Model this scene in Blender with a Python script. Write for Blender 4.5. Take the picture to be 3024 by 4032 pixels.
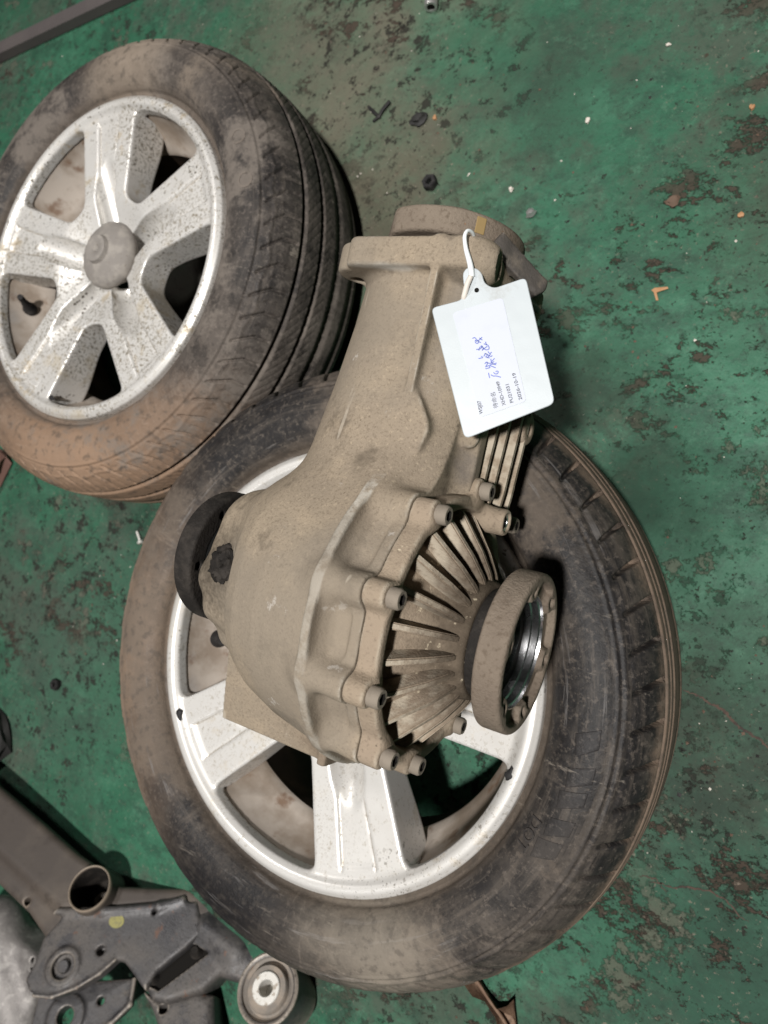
import bpy, bmesh, math, random
import numpy as np
from mathutils import Matrix, Vector

random.seed(7); rng = np.random.default_rng(7)
for o in list(bpy.data.objects): bpy.data.objects.remove(o, do_unlink=True)
scn = bpy.context.scene
COL = scn.collection
R = math.radians

# ------------------------------------------------------------------ camera
TH, RO, CZ = R(29), R(-12), 0.891
fwd = np.array([-math.sin(TH), 0, -math.cos(TH)]); rr = np.array([math.cos(TH), 0, -math.sin(TH)])
uu = np.cross(rr, fwd)
RT = math.cos(RO)*rr - math.sin(RO)*uu; UP = math.sin(RO)*rr + math.cos(RO)*uu
cam = bpy.data.cameras.new('camera'); camo = bpy.data.objects.new('camera', cam); COL.objects.link(camo)
m = Matrix.Identity(4)
for i in range(3):
    m[i][0] = RT[i]; m[i][1] = UP[i]; m[i][2] = -fwd[i]
m[2][3] = CZ
camo.matrix_world = m
cam.sensor_fit = 'VERTICAL'; cam.sensor_height = 36; cam.lens = 25.0
cam.clip_start = 0.02; cam.clip_end = 100
cam.dof.use_dof = True; cam.dof.focus_distance = 0.56; cam.dof.aperture_fstop = 7.5
scn.camera = camo
scn.render.resolution_x = 768; scn.render.resolution_y = 1024
scn.view_settings.view_transform = 'Standard'; scn.view_settings.look = 'None'
scn.view_settings.gamma = 1; scn.view_settings.use_curve_mapping = False
scn.view_settings.exposure = 0.0

# ------------------------------------------------------------------ light: workshop ceiling lamps
world = bpy.data.worlds.new('World'); scn.world = world; world.use_nodes = True
bg = world.node_tree.nodes['Background']
bg.inputs['Color'].default_value = (0.95, 0.98, 1.0, 1); bg.inputs['Strength'].default_value = 0.010

def area(name, loc, target, power, sx, sy, color):
    l = bpy.data.lights.new(name, 'AREA'); l.shape = 'RECTANGLE'; l.size = sx; l.size_y = sy
    l.energy = power; l.color = color
    o = bpy.data.objects.new(name, l); COL.objects.link(o); o.location = loc
    d = Vector(target) - Vector(loc); o.rotation_euler = d.to_track_quat('-Z', 'Y').to_euler()
    return o
area('ceiling_lamp', (0.50, -0.33, 3.65), (-0.3, 0.0, 0.2), 205, 0.22, 0.20, (1.0, 0.982, 0.955))
area('ceiling_lamp', (-1.75, 1.15, 3.1), (-0.4, 0.0, 0.1), 36, 0.5, 0.25, (1.0, 0.98, 0.96))
area('ceiling_lamp', (-1.6, -2.6, 4.0), (-0.5, -0.3, 0.1), 7, 1.2, 0.12, (0.97, 0.99, 1.0))

# ------------------------------------------------------------------ node materials
def NEW(nt, t, **kw):
    n = nt.nodes.new(t)
    for k, v in kw.items(): setattr(n, k, v)
    return n
def rgba(c): return (c[0], c[1], c[2], 1.0)
def srgb(r, g, b):
    f = lambda v: (v/255/12.92 if v/255 <= .04045 else ((v/255+.055)/1.055)**2.4)
    return (f(r), f(g), f(b))

def MAT(name, base, rough=.6, metal=0.0, spec=.5, layers=(), bump=(), coat=0.0):
    """layers: dicts kind=noise|spots|edge|ball|ring|zgrad, colour, a (strength), rough, metal"""
    mt = bpy.data.materials.new(name); mt.use_nodes = True; nt = mt.node_tree
    bs = nt.nodes['Principled BSDF']; L = nt.links.new
    tc = NEW(nt, 'ShaderNodeTexCoord')
    co = tc.outputs['Object']
    col = NEW(nt, 'ShaderNodeRGB'); col.outputs[0].default_value = rgba(base); cur = col.outputs[0]
    rv = NEW(nt, 'ShaderNodeValue'); rv.outputs[0].default_value = rough; rcur = rv.outputs[0]
    mv = NEW(nt, 'ShaderNodeValue'); mv.outputs[0].default_value = metal; mcur = mv.outputs[0]
    pa = NEW(nt, 'ShaderNodeAttribute', attribute_name='polar')
    def noise(scale, detail=5, rg=.6, stretch=None, dist=0.0, off=0.0, rot=None, pol=False):
        n = NEW(nt, 'ShaderNodeTexNoise'); n.inputs['Scale'].default_value = scale
        n.inputs['Detail'].default_value = detail; n.inputs['Roughness'].default_value = rg
        n.inputs['Distortion'].default_value = dist
        mp = NEW(nt, 'ShaderNodeMapping'); mp.inputs['Location'].default_value = (off, off*.7, off*1.3)
        if rot: mp.inputs['Rotation'].default_value = (0, 0, rot)
        mp.inputs['Scale'].default_value = stretch or (1, 1, 1)
        L(pa.outputs['Vector'] if pol else co, mp.inputs['Vector']); L(mp.outputs[0], n.inputs['Vector'])
        return n.outputs['Fac']
    def remap(v, lo, hi, a=1.0):
        n = NEW(nt, 'ShaderNodeMapRange'); n.interpolation_type = 'SMOOTHSTEP'
        n.inputs['From Min'].default_value = lo; n.inputs['From Max'].default_value = hi
        n.inputs['To Min'].default_value = 0; n.inputs['To Max'].default_value = a
        L(v, n.inputs['Value']); return n.outputs[0]
    def mul(a, b):
        n = NEW(nt, 'ShaderNodeMath', operation='MULTIPLY'); L(a, n.inputs[0]); L(b, n.inputs[1]); return n.outputs[0]
    hbump = []
    for i, ly in enumerate(layers):
        k = ly['k']; a = ly.get('a', 1.0); off = ly.get('off', i*3.17)
        if k == 'noise':
            msk = remap(noise(ly['s'], ly.get('d', 5), ly.get('rg', .6), ly.get('st'), ly.get('dist', 0), off, ly.get('rot'), ly.get('pol', False)), ly['lo'], ly['hi'], a)
        elif k == 'spots':
            v = NEW(nt, 'ShaderNodeTexVoronoi'); v.inputs['Scale'].default_value = ly['s']
            mp = NEW(nt, 'ShaderNodeMapping'); mp.inputs['Location'].default_value = (off, off, off)
            if 'st' in ly: mp.inputs['Scale'].default_value = ly['st']
            w = NEW(nt, 'ShaderNodeTexNoise'); w.inputs['Scale'].default_value = ly['s']*1.7; w.inputs['Detail'].default_value = 3
            L(co, w.inputs['Vector'])
            ad = NEW(nt, 'ShaderNodeVectorMath', operation='MULTIPLY_ADD')
            L(w.outputs['Color'], ad.inputs[0]); ad.inputs[1].default_value = (ly.get('wob', .5)/ly['s'],)*3; L(co, ad.inputs[2])
            L(ad.outputs[0], mp.inputs['Vector']); L(mp.outputs[0], v.inputs['Vector'])
            sz = NEW(nt, 'ShaderNodeMath', operation='MULTIPLY'); L(v.outputs['Color'], sz.inputs[0]); sz.inputs[1].default_value = ly['r']
            sb = NEW(nt, 'ShaderNodeMath', operation='SUBTRACT'); L(v.outputs['Distance'], sb.inputs[0]); L(sz.outputs[0], sb.inputs[1])
            msk = remap(sb.outputs[0], ly.get('soft', .06), -ly.get('soft', .06), a)
            if 'ms' in ly: msk = mul(msk, remap(noise(ly['ms'], 4, .6, None, 0, off+11), ly['mlo'], ly['mhi']))
        elif k == 'edge':
            g = NEW(nt, 'ShaderNodeNewGeometry')
            msk = remap(g.outputs['Pointiness'], ly['lo'], ly['hi'], a)
            if 's' in ly: msk = mul(msk, remap(noise(ly['s'], 4, .6, None, 0, off), .4, .6))
        elif k == 'ball':   # a patch with its own place: stains, and shade painted on the floor
            v = NEW(nt, 'ShaderNodeVectorMath', operation='SUBTRACT'); L(co, v.inputs[0]); v.inputs[1].default_value = ly['c']
            sc = NEW(nt, 'ShaderNodeVectorMath', operation='MULTIPLY'); L(v.outputs[0], sc.inputs[0]); sc.inputs[1].default_value = ly.get('st', (1, 1, 1))
            ln = NEW(nt, 'ShaderNodeVectorMath', operation='LENGTH'); L(sc.outputs[0], ln.inputs[0])
            nz = noise(ly.get('s', 20), 6, .65, None, 0, off)
            ad = NEW(nt, 'ShaderNodeMath', operation='MULTIPLY_ADD'); L(nz, ad.inputs[0]); ad.inputs[1].default_value = ly.get('n', .5)*ly['r']; L(ln.outputs['Value'], ad.inputs[2])
            msk = remap(ad.outputs[0], ly['r']*(1+.5*ly.get('n', .5)), ly['r']*ly.get('in', .5), a)
        elif k == 'polr':   # dirt that sits between two radii of a tyre
            sp = NEW(nt, 'ShaderNodeSeparateXYZ'); L(pa.outputs['Vector'], sp.inputs[0])
            nz = noise(ly.get('s', 20), 7, .7, None, 0, off)
            ad = NEW(nt, 'ShaderNodeMath', operation='MULTIPLY_ADD'); L(nz, ad.inputs[0]); ad.inputs[1].default_value = ly.get('amp', .03); L(sp.outputs[1], ad.inputs[2])
            msk = remap(ad.outputs[0], ly['lo'], ly['hi'], a)
        elif k == 'ring':   # worn edge of a ring round the object's X axis
            sp = NEW(nt, 'ShaderNodeSeparateXYZ'); L(co, sp.inputs[0])
            c3 = NEW(nt, 'ShaderNodeCombineXYZ'); L(sp.outputs[1], c3.inputs[1]); L(sp.outputs[2], c3.inputs[2])
            ln = NEW(nt, 'ShaderNodeVectorMath', operation='LENGTH'); L(c3.outputs[0], ln.inputs[0])
            nz = noise(ly.get('s', 60), 5, .7, None, 0, off)
            ad = NEW(nt, 'ShaderNodeMath', operation='MULTIPLY_ADD'); L(nz, ad.inputs[0]); ad.inputs[1].default_value = .006; L(ln.outputs['Value'], ad.inputs[2])
            m1 = remap(ad.outputs[0], ly['r']+.0020, ly['r']+.0034)
            dx = NEW(nt, 'ShaderNodeMath', operation='SUBTRACT'); L(sp.outputs[0], dx.inputs[0]); dx.inputs[1].default_value = ly['x']
            ab = NEW(nt, 'ShaderNodeMath', operation='ABSOLUTE'); L(dx.outputs[0], ab.inputs[0])
            msk = mul(mul(m1, remap(ab.outputs[0], ly['w'], ly['w']*.7, a)), mul(remap(ln.outputs['Value'], .1260, .1235), remap(noise(38, 5, .7, None, 0, off+3), .40, .58)))
        if 'gate' in ly:    # only inside a big patch of noise
            gs, glo, ghi = ly['gate']; msk = mul(msk, remap(noise(gs, 3, .5, None, 0, off+5), glo, ghi))
        mx = NEW(nt, 'ShaderNodeMix', data_type='RGBA'); L(msk, mx.inputs['Factor']); L(cur, mx.inputs['A']); mx.inputs['B'].default_value = rgba(ly['c2'] if 'c2' in ly else ly['col'])
        cur = mx.outputs['Result']
        if 'rough' in ly:
            x = NEW(nt, 'ShaderNodeMix', data_type='FLOAT'); L(msk, x.inputs['Factor']); L(rcur, x.inputs['A']); x.inputs['B'].default_value = ly['rough']; rcur = x.outputs['Result']
        if 'metal' in ly:
            x = NEW(nt, 'ShaderNodeMix', data_type='FLOAT'); L(msk, x.inputs['Factor']); L(mcur, x.inputs['A']); x.inputs['B'].default_value = ly['metal']; mcur = x.outputs['Result']
        if 'h' in ly: hbump.append((msk, ly['h']))
    L(cur, bs.inputs['Base Color']); L(rcur, bs.inputs['Roughness']); L(mcur, bs.inputs['Metallic'])
    bs.inputs['Specular IOR Level'].default_value = spec
    if coat: bs.inputs['Coat Weight'].default_value = coat
    nrm = None
    for (s, strength, dist, detail) in bump:
        b = NEW(nt, 'ShaderNodeBump'); b.inputs['Strength'].default_value = strength; b.inputs['Distance'].default_value = dist
        L(noise(s, detail, .65, None, 0, s*.01), b.inputs['Height'])
        if nrm: L(nrm, b.inputs['Normal'])
        nrm = b.outputs[0]
    for msk, h in hbump:
        b = NEW(nt, 'ShaderNodeBump'); b.inputs['Strength'].default_value = 1; b.inputs['Distance'].default_value = h
        L(msk, b.inputs['Height'])
        if nrm: L(nrm, b.inputs['Normal'])
        nrm = b.outputs[0]
    if nrm: L(nrm, bs.inputs['Normal'])
    return mt

TAN = (.238, .193, .142)
M_CAST = MAT('dusty_cast_aluminium', TAN, .85, 0, .10, layers=[
    dict(k='noise', s=9, lo=.42, hi=.68, col=(.205, .166, .126), a=.7),
    dict(k='noise', s=22, lo=.5, hi=.72, col=(.290, .233, .168), a=.6, st=(1, 2.2, 1)),
    dict(k='noise', s=420, d=4, rg=.7, lo=.48, hi=.68, col=(.13, .102, .075), a=.65),
    dict(k='noise', s=260, d=4, rg=.7, lo=.55, hi=.70, col=(.345, .280, .203), a=.5, off=9),
    dict(k='spots', s=260, r=.24, col=(.10, .075, .055), a=.7, ms=24, mlo=.45, mhi=.65),
    dict(k='spots', s=60, r=.10, col=(.05, .04, .03), a=.8, wob=.8, ms=14, mlo=.5, mhi=.65),
    dict(k='ring', x=.0288, w=.0050, r=.1190, s=160, col=(.42, .39, .34), a=.9, rough=.5),
    dict(k='edge', lo=.515, hi=.57, col=(.40, .365, .31), a=.8, s=60, rough=.55),
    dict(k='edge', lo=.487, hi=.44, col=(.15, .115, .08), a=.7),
    dict(k='ball', c=(-.104, .010, .064), r=.034, s=120, n=1.0, col=(.022, .018, .012), a=.95, rough=.75),
    dict(k='ball', c=(-.16, 0, .0), r=.055, s=60, n=.6, col=(.03, .024, .017), a=.85),
    dict(k='noise', s=17, lo=.53, hi=.68, d=9, rg=.74, col=(.095, .076, .057), a=.8, off=14),
    dict(k='noise', s=5, lo=.45, hi=.62, d=6, col=(.170, .145, .116), a=.6, off=16),
    dict(k='ball', c=(-.015, .2700, .047), r=.020, s=80, n=.9, col=(.42, .40, .36), a=.8, st=(.42, 4.0, 3.0)),
    dict(k='ball', c=(-.118, .0, .045), r=.068, s=180, n=1.5, col=(.035, .028, .021), a=.9),
    dict(k='ball', c=(-.10, -.02, -.03), r=.065, s=120, n=1.5, col=(.05, .04, .03), a=.7),
    dict(k='noise', s=28, lo=.64, hi=.69, d=7, rg=.7, col=(.37, .345, .315), a=.6, off=19, rough=.55),
    dict(k='ball', c=(-.02, -.135, -.03), r=.05, s=40, n=1.0, col=(.13, .095, .068), a=.6),
    dict(k='ball', c=(.047, .0, .10), r=.05, s=30, n=1.2, col=(.20, .165, .125), a=.6),
    dict(k='ball', c=(.06, .13, -.0), r=.025, s=70, n=.8, col=(.10, .09, .085), a=.8),
    dict(k='ball', c=(.05, .235, .035), r=.022, s=70, n=.8, col=(.13, .115, .10), a=.7, st=(1, .35, 1)),
    dict(k='noise', s=34, lo=.69, hi=.72, d=2, col=(.45, .40, .33), a=.35, st=(1.5, .22, 1)),
    ], bump=[(700, .35, .0012, 3), (120, .25, .0015, 4)])
M_COVER = MAT('oily_dusty_cover', (.240, .190, .140), .85, 0, .10, layers=[
    dict(k='noise', s=12, lo=.42, hi=.68, col=(.23, .18, .135), a=.8),
    dict(k='noise', s=320, d=3, lo=.52, hi=.72, col=(.13, .10, .075), a=.55),
    dict(k='spots', s=190, r=.25, col=(.07, .055, .04), a=.7, ms=24, mlo=.45, mhi=.65),
    dict(k='edge', lo=.515, hi=.57, col=(.38, .33, .26), a=.8, s=70),
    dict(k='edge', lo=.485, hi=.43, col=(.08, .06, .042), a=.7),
    dict(k='ball', c=(.114, 0, 0), r=.098, s=45, n=.9, col=(.055, .042, .030), a=.92, **{'in': .80}),
    dict(k='ball', c=(.112, 0, 0), r=.066, s=90, n=.6, col=(.035, .027, .019), a=.7, **{'in': .6}),
    dict(k='noise', s=160, lo=.62, hi=.70, d=3, col=(.48, .41, .30), a=.7, gate=(14, .5, .62)),
    ], bump=[(520, .5, .0016, 3), (120, .25, .0015, 4)])
M_FLANGE = MAT('grimy_steel_flange', (.130, .103, .080), .8, 0, .12, layers=[
    dict(k='noise', s=15, lo=.4, hi=.65, col=(.175, .142, .110), a=.8),
    dict(k='noise', s=260, d=3, lo=.5, hi=.72, col=(.09, .068, .05), a=.7),
    dict(k='spots', s=90, r=.12, col=(.20, .085, .035), a=.7, ms=20, mlo=.5, mhi=.6),
    dict(k='edge', lo=.54, hi=.63, col=(.30, .26, .21), a=.6, s=70),
    ], bump=[(420, .6, .002, 3)])
M_OILY = MAT('oil_caked_black', (.016, .014, .0125), .75, 0, .12, layers=[
    dict(k='noise', s=60, lo=.45, hi=.65, col=(.034, .029, .025), a=.8),
    dict(k='spots', s=160, r=.12, col=(.01, .01, .01), a=1, rough=.08, ms=30, mlo=.5, mhi=.6)],
    bump=[(350, .6, .002, 3)])
M_OILBR = MAT('dark_grimy_steel', (.055, .048, .042), .7, .1, .4, layers=[dict(k='noise', s=60, lo=.45, hi=.65, col=(.12, .10, .08), a=.7), dict(k='edge', lo=.53, hi=.62, col=(.2, .17, .14), a=.6)], bump=[(350, .4, .0015, 3)])
M_WETOIL = MAT('wet_black_oil', (.008, .008, .008), .18, 0, .6, bump=[(200, .5, .0015, 3)])
M_STEEL = MAT('bare_bearing_steel', (.50, .50, .51), .22, 1.0, .5, layers=[
    dict(k='noise', s=40, lo=.45, hi=.7, col=(.05, .048, .046), a=.8, rough=.4),
    dict(k='noise', s=18, lo=.62, hi=.68, col=(.16, .06, .02), a=.8, rough=.6)], bump=[(300, .08, .001, 2)])
M_THREAD = MAT('bright_thread', (.6, .6, .6), .25, 1.0)
M_BOLT = MAT('dusty_bolt_steel', (.180, .152, .122), .75, .1, .15, layers=[
    dict(k='noise', s=200, lo=.45, hi=.7, col=(.15, .125, .10), a=.8),
    dict(k='edge', lo=.53, hi=.6, col=(.24, .205, .165), a=.4)], bump=[(600, .3, .001, 2)])
M_HOLE = MAT('dark_socket', (.010, .009, .008), .8, 0, .06)
M_PLASTIC = MAT('white_tag_plastic', (.385, .415, .430), .42, 0, .45, layers=[
    dict(k='noise', s=30, lo=.55, hi=.75, col=(.345, .372, .385), a=.5),
    dict(k='noise', s=22, lo=.58, hi=.72, d=8, rg=.72, col=(.27, .265, .245), a=.55, off=6),
    dict(k='spots', s=90, r=.05, col=(.35, .33, .28), a=.6, ms=30, mlo=.55, mhi=.65)], bump=[(900, .08, .0006, 2), (14, .25, .004, 3)])
M_STRAP = MAT('white_strap_plastic', (.62, .64, .64), .35, 0, .5)
M_PAPER = MAT('label_paper', (.425, .445, .505), .55, 0, .35, layers=[dict(k='noise', s=60, lo=.5, hi=.75, col=(.395, .415, .47), a=.5)])
M_INK = MAT('grey_thermal_print', (.055, .06, .075), .6)
M_PEN = MAT('blue_ballpoint', (.07, .10, .36), .4)

def tyre_mat(name, base, dust, mud, dlo, dhi, mlo, mhi, extra=()):
    return MAT(name, base, .55, 0, .20, layers=[
        dict(k='noise', s=3.2, lo=dlo, hi=dhi, col=dust, a=.75, d=6, rg=.62, rough=.92),
        dict(k='noise', s=14, lo=.48, hi=.64, col=dust, a=.5, d=7, rg=.7, st=(1, 1, 2)),
        dict(k='noise', s=26, lo=.5, hi=.64, col=tuple(v*.6 for v in base), a=.7, d=7, rg=.72, st=(1, 1, .5)),
        dict(k='noise', s=1, lo=.5, hi=.66, col=dust, a=.5, d=5, rg=.7, st=(9, 110, 110), pol=True),
        dict(k='noise', s=1, lo=.52, hi=.68, col=tuple(v*.55 for v in base), a=.6, d=5, rg=.7, st=(14, 120, 120), pol=True, off=4),
        dict(k='noise', s=1, lo=.56, hi=.66, col=tuple(v*1.5 for v in dust), a=.5, d=4, rg=.7, st=(110, 12, 12), pol=True, gate=(6, .46, .60)),
        dict(k='noise', s=2.2, lo=mlo, hi=mhi, col=mud, a=.85, d=8, rg=.7, rough=.95),
        dict(k='noise', s=170, lo=.52, hi=.66, col=tuple(v*1.55 for v in dust), a=.4, d=4, rg=.7),
        dict(k='noise', s=120, lo=.54, hi=.66, col=(.018, .016, .015), a=.5, d=5, rg=.7, off=6),
        dict(k='spots', s=55, r=.16, col=(.012, .010, .009), a=.6, wob=1.1, ms=9, mlo=.5, mhi=.62),
        dict(k='noise', s=34, lo=.62, hi=.69, col=(.30, .26, .215), a=.45, st=(.25, 1.6, 1), d=5, rg=.7, gate=(5, .46, .58)),
        ] + list(extra), bump=[(260, .45, .0015, 4), (60, .35, .002, 5)])
M_TYRE2 = tyre_mat('dusty_rubber', (.017, .0155, .0155), (.088, .073, .060), (.15, .118, .090), .48, .70, .62, .74, extra=[
    dict(k='ball', c=(-.36, -.10, .13), r=.27, s=9, n=.6, col=(.20, .145, .105), a=.85, st=(1, .6, 1), **{'in': .6}),
    dict(k='polr', lo=.352, hi=.360, amp=.030, s=16, col=(.165, .120, .088), a=.85, rough=.95),
    dict(k='polr', lo=.268, hi=.258, amp=.020, s=25, col=(.125, .098, .075), a=.5, rough=.95),
    dict(k='noise', s=5, lo=.53, hi=.62, col=(.115, .092, .073), a=.65, d=9, rg=.74, off=51, rough=.92),
    dict(k='ball', c=(-.09, -.295, .225), r=.125, s=10, n=.8, col=(.0125, .0115, .012), a=.88, rough=.42, st=(.75, 1.3, 1)),
    dict(k='noise', s=1, lo=.585, hi=.65, col=(.15, .14, .135), a=.55, d=4, rg=.7, st=(8, 130, 130), pol=True, off=31, gate=(7, .50, .60)),
    dict(k='ball', c=(.13, -.265, .23), r=.11, s=22, n=1.0, col=(.21, .18, .145), a=.75),
    dict(k='noise', s=90, lo=.5, hi=.68, col=(.05, .043, .037), a=.45, d=3)])
M_TYRE1 = tyre_mat('muddy_rubber', (.026, .023, .022), (.105, .088, .075), (.20, .160, .125), .40, .62, .55, .68, extra=[
    dict(k='ball', c=(.05, -.36, .12), r=.30, s=8, n=.6, col=(.27, .175, .115), a=.85, st=(.7, 1, 1), **{'in': .6}),
    dict(k='polr', lo=.268, hi=.258, amp=.020, s=25, col=(.13, .105, .085), a=.7, rough=.95),
    dict(k='noise', s=6, lo=.50, hi=.60, col=(.150, .128, .110), a=.8, d=9, rg=.74, off=51, rough=.92),
    dict(k='ball', c=(.0, .30, .23), r=.13, s=18, n=.8, col=(.25, .20, .155), a=.7),
    dict(k='noise', s=80, lo=.52, hi=.68, col=(.05, .043, .037), a=.5, d=3)])
M_PAD = tyre_mat('scuffed_pad_rubber', (.022, .020, .020), (.060, .052, .046), (.10, .085, .07), .46, .66, .62, .75)
def rim_mat(name, amount):
    return MAT(name, (.64, .62, .59), .36, .38, .5, layers=[
        dict(k='noise', s=7, lo=.45, hi=.7, col=(.53, .505, .47), a=.6),
        dict(k='noise', s=150, d=6, rg=.75, lo=.55-.03*amount, hi=.66, col=(.19, .155, .10), a=.45+.5*amount, gate=(9, .46-.06*amount, .60), rough=.8),
        dict(k='spots', s=150, r=.42, col=(.075, .06, .04), a=.6+.4*amount, wob=.9, ms=11, mlo=.56-.17*amount, mhi=.66, rough=.9),
        dict(k='spots', s=300, r=.36, col=(.06, .05, .036), a=.4+.5*amount, wob=.9, ms=7, mlo=.52-.17*amount, mhi=.62, rough=.9),
        dict(k='noise', s=22, lo=.57, hi=.66, col=(.36, .29, .19), a=.35+.4*amount, d=8, rg=.74, rough=.7),
        dict(k='noise', s=230, lo=.55-.03*amount, hi=.60, d=4, rg=.7, col=(.13, .105, .065), a=.25+.6*amount, gate=(8, .50-.06*amount, .60), rough=.9),
        dict(k='noise', s=9, lo=.56, hi=.68, d=8, rg=.72, col=(.40, .345, .26), a=.3+.4*amount, rough=.75),
        dict(k='edge', lo=.487, hi=.45, col=(.25, .20, .13), a=.7),
        dict(k='edge', lo=.515, hi=.57, col=(.70, .70, .69), a=.7)],
        bump=[(500, .06, .001, 2)])
M_RIM1 = rim_mat('speckled_silver_paint', 1.0); M_RIM2 = rim_mat('silver_paint', .22)
M_BARREL = MAT('brake_dust_barrel', (.47, .41, .355), .5, .1, .3, layers=[
    dict(k='noise', s=10, lo=.4, hi=.65, col=(.22, .165, .12), a=.8),
    dict(k='noise', s=26, lo=.55, hi=.7, col=(.16, .085, .045), a=.75),
    dict(k='noise', s=8, lo=.58, hi=.7, col=(.42, .395, .375), a=.7)], bump=[(200, .1, .001, 3)])
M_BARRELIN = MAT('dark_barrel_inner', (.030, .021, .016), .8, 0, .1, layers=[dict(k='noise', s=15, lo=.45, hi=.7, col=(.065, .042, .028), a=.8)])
M_CAP = MAT('dusty_grey_cap', (.20, .182, .165), .8, 0, .3, layers=[
    dict(k='noise', s=60, lo=.42, hi=.66, col=(.29, .265, .235), a=.7),
    dict(k='spots', s=220, r=.2, col=(.12, .09, .06), a=.7)], bump=[(300, .4, .0015, 3)])
M_BLACK = MAT('black_rubber', (.018, .017, .017), .6, 0, .2, layers=[dict(k='noise', s=60, lo=.5, hi=.7, col=(.06, .055, .05), a=.7)])
M_FRAME = MAT('dusty_grey_steel', (.060, .057, .058), .45, .25, .5, layers=[
    dict(k='noise', s=6, lo=.42, hi=.66, col=(.105, .092, .082), a=.8, rough=.7),
    dict(k='noise', s=22, lo=.48, hi=.62, col=(.028, .027, .030), a=.85, d=9, rg=.74, rough=.35),
    dict(k='noise', s=9, lo=.56, hi=.66, col=(.135, .118, .10), a=.8, d=9, rg=.74, off=5, rough=.85),
    dict(k='edge', lo=.515, hi=.57, col=(.34, .29, .24), a=.75),
    dict(k='noise', s=40, lo=.62, hi=.68, col=(.13, .06, .035), a=.7, d=7, rg=.7),
    dict(k='spots', s=150, r=.14, col=(.25, .2, .16), a=.6, ms=14, mlo=.5, mhi=.62),
    dict(k='noise', s=190, lo=.52, hi=.68, col=(.03, .027, .025), a=.6, d=5)],
    bump=[(300, .5, .0012, 4), (35, .4, .003, 5)])
M_FRAMEBR = MAT('brown_dusted_steel', (.060, .049, .042), .55, .05, .35, layers=[
    dict(k='noise', s=8, lo=.42, hi=.66, col=(.105, .085, .068), a=.8),
    dict(k='noise', s=190, lo=.5, hi=.75, col=(.07, .055, .045), a=.5),
    dict(k='noise', s=30, lo=.52, hi=.66, col=(.045, .036, .030), a=.7, d=7, rg=.7), dict(k='edge', lo=.515, hi=.57, col=(.34, .27, .205), a=.7)], bump=[(350, .25, .001, 3)])
M_YELLOW = MAT('yellow_paint_dot', (.26, .24, .085), .7, layers=[dict(k='noise', s=200, lo=.45, hi=.65, col=(.16, .14, .08), a=.8)])
M_ZINC = MAT('pale_zinc_ring', (.55, .53, .49), .5, .3, .5, layers=[dict(k='noise', s=120, lo=.55, hi=.68, col=(.2, .15, .1), a=.8)], bump=[(300, .2, .001, 2)])
M_RUBRING = MAT('aged_rubber_ring', (.17, .15, .13), .75, 0, .35, layers=[dict(k='noise', s=40, lo=.42, hi=.66, col=(.27, .22, .175), a=.8), dict(k='noise', s=60, lo=.6, hi=.7, col=(.2, .1, .05), a=.6)], bump=[(220, .4, .0015, 3)])
M_CASTGREY = MAT('scratched_grey_casting', (.20, .185, .175), .55, .3, .4, layers=[dict(k='noise', s=14, lo=.42, hi=.62, col=(.11, .10, .095), a=.8, d=7, rg=.7), dict(k='noise', s=80, lo=.5, hi=.66, col=(.32, .30, .28), a=.5), dict(k='edge', lo=.515, hi=.57, col=(.4, .37, .34), a=.7)], bump=[(200, .4, .0015, 4)])
M_BAR = MAT('purple_grey_iron', (.034, .029, .032), .6, .2, .4, layers=[dict(k='noise', s=12, lo=.45, hi=.65, col=(.07, .06, .058), a=.8), dict(k='edge', lo=.515, hi=.57, col=(.14, .12, .115), a=.6)])
GREEN = (.028, .112, .064)
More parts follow.
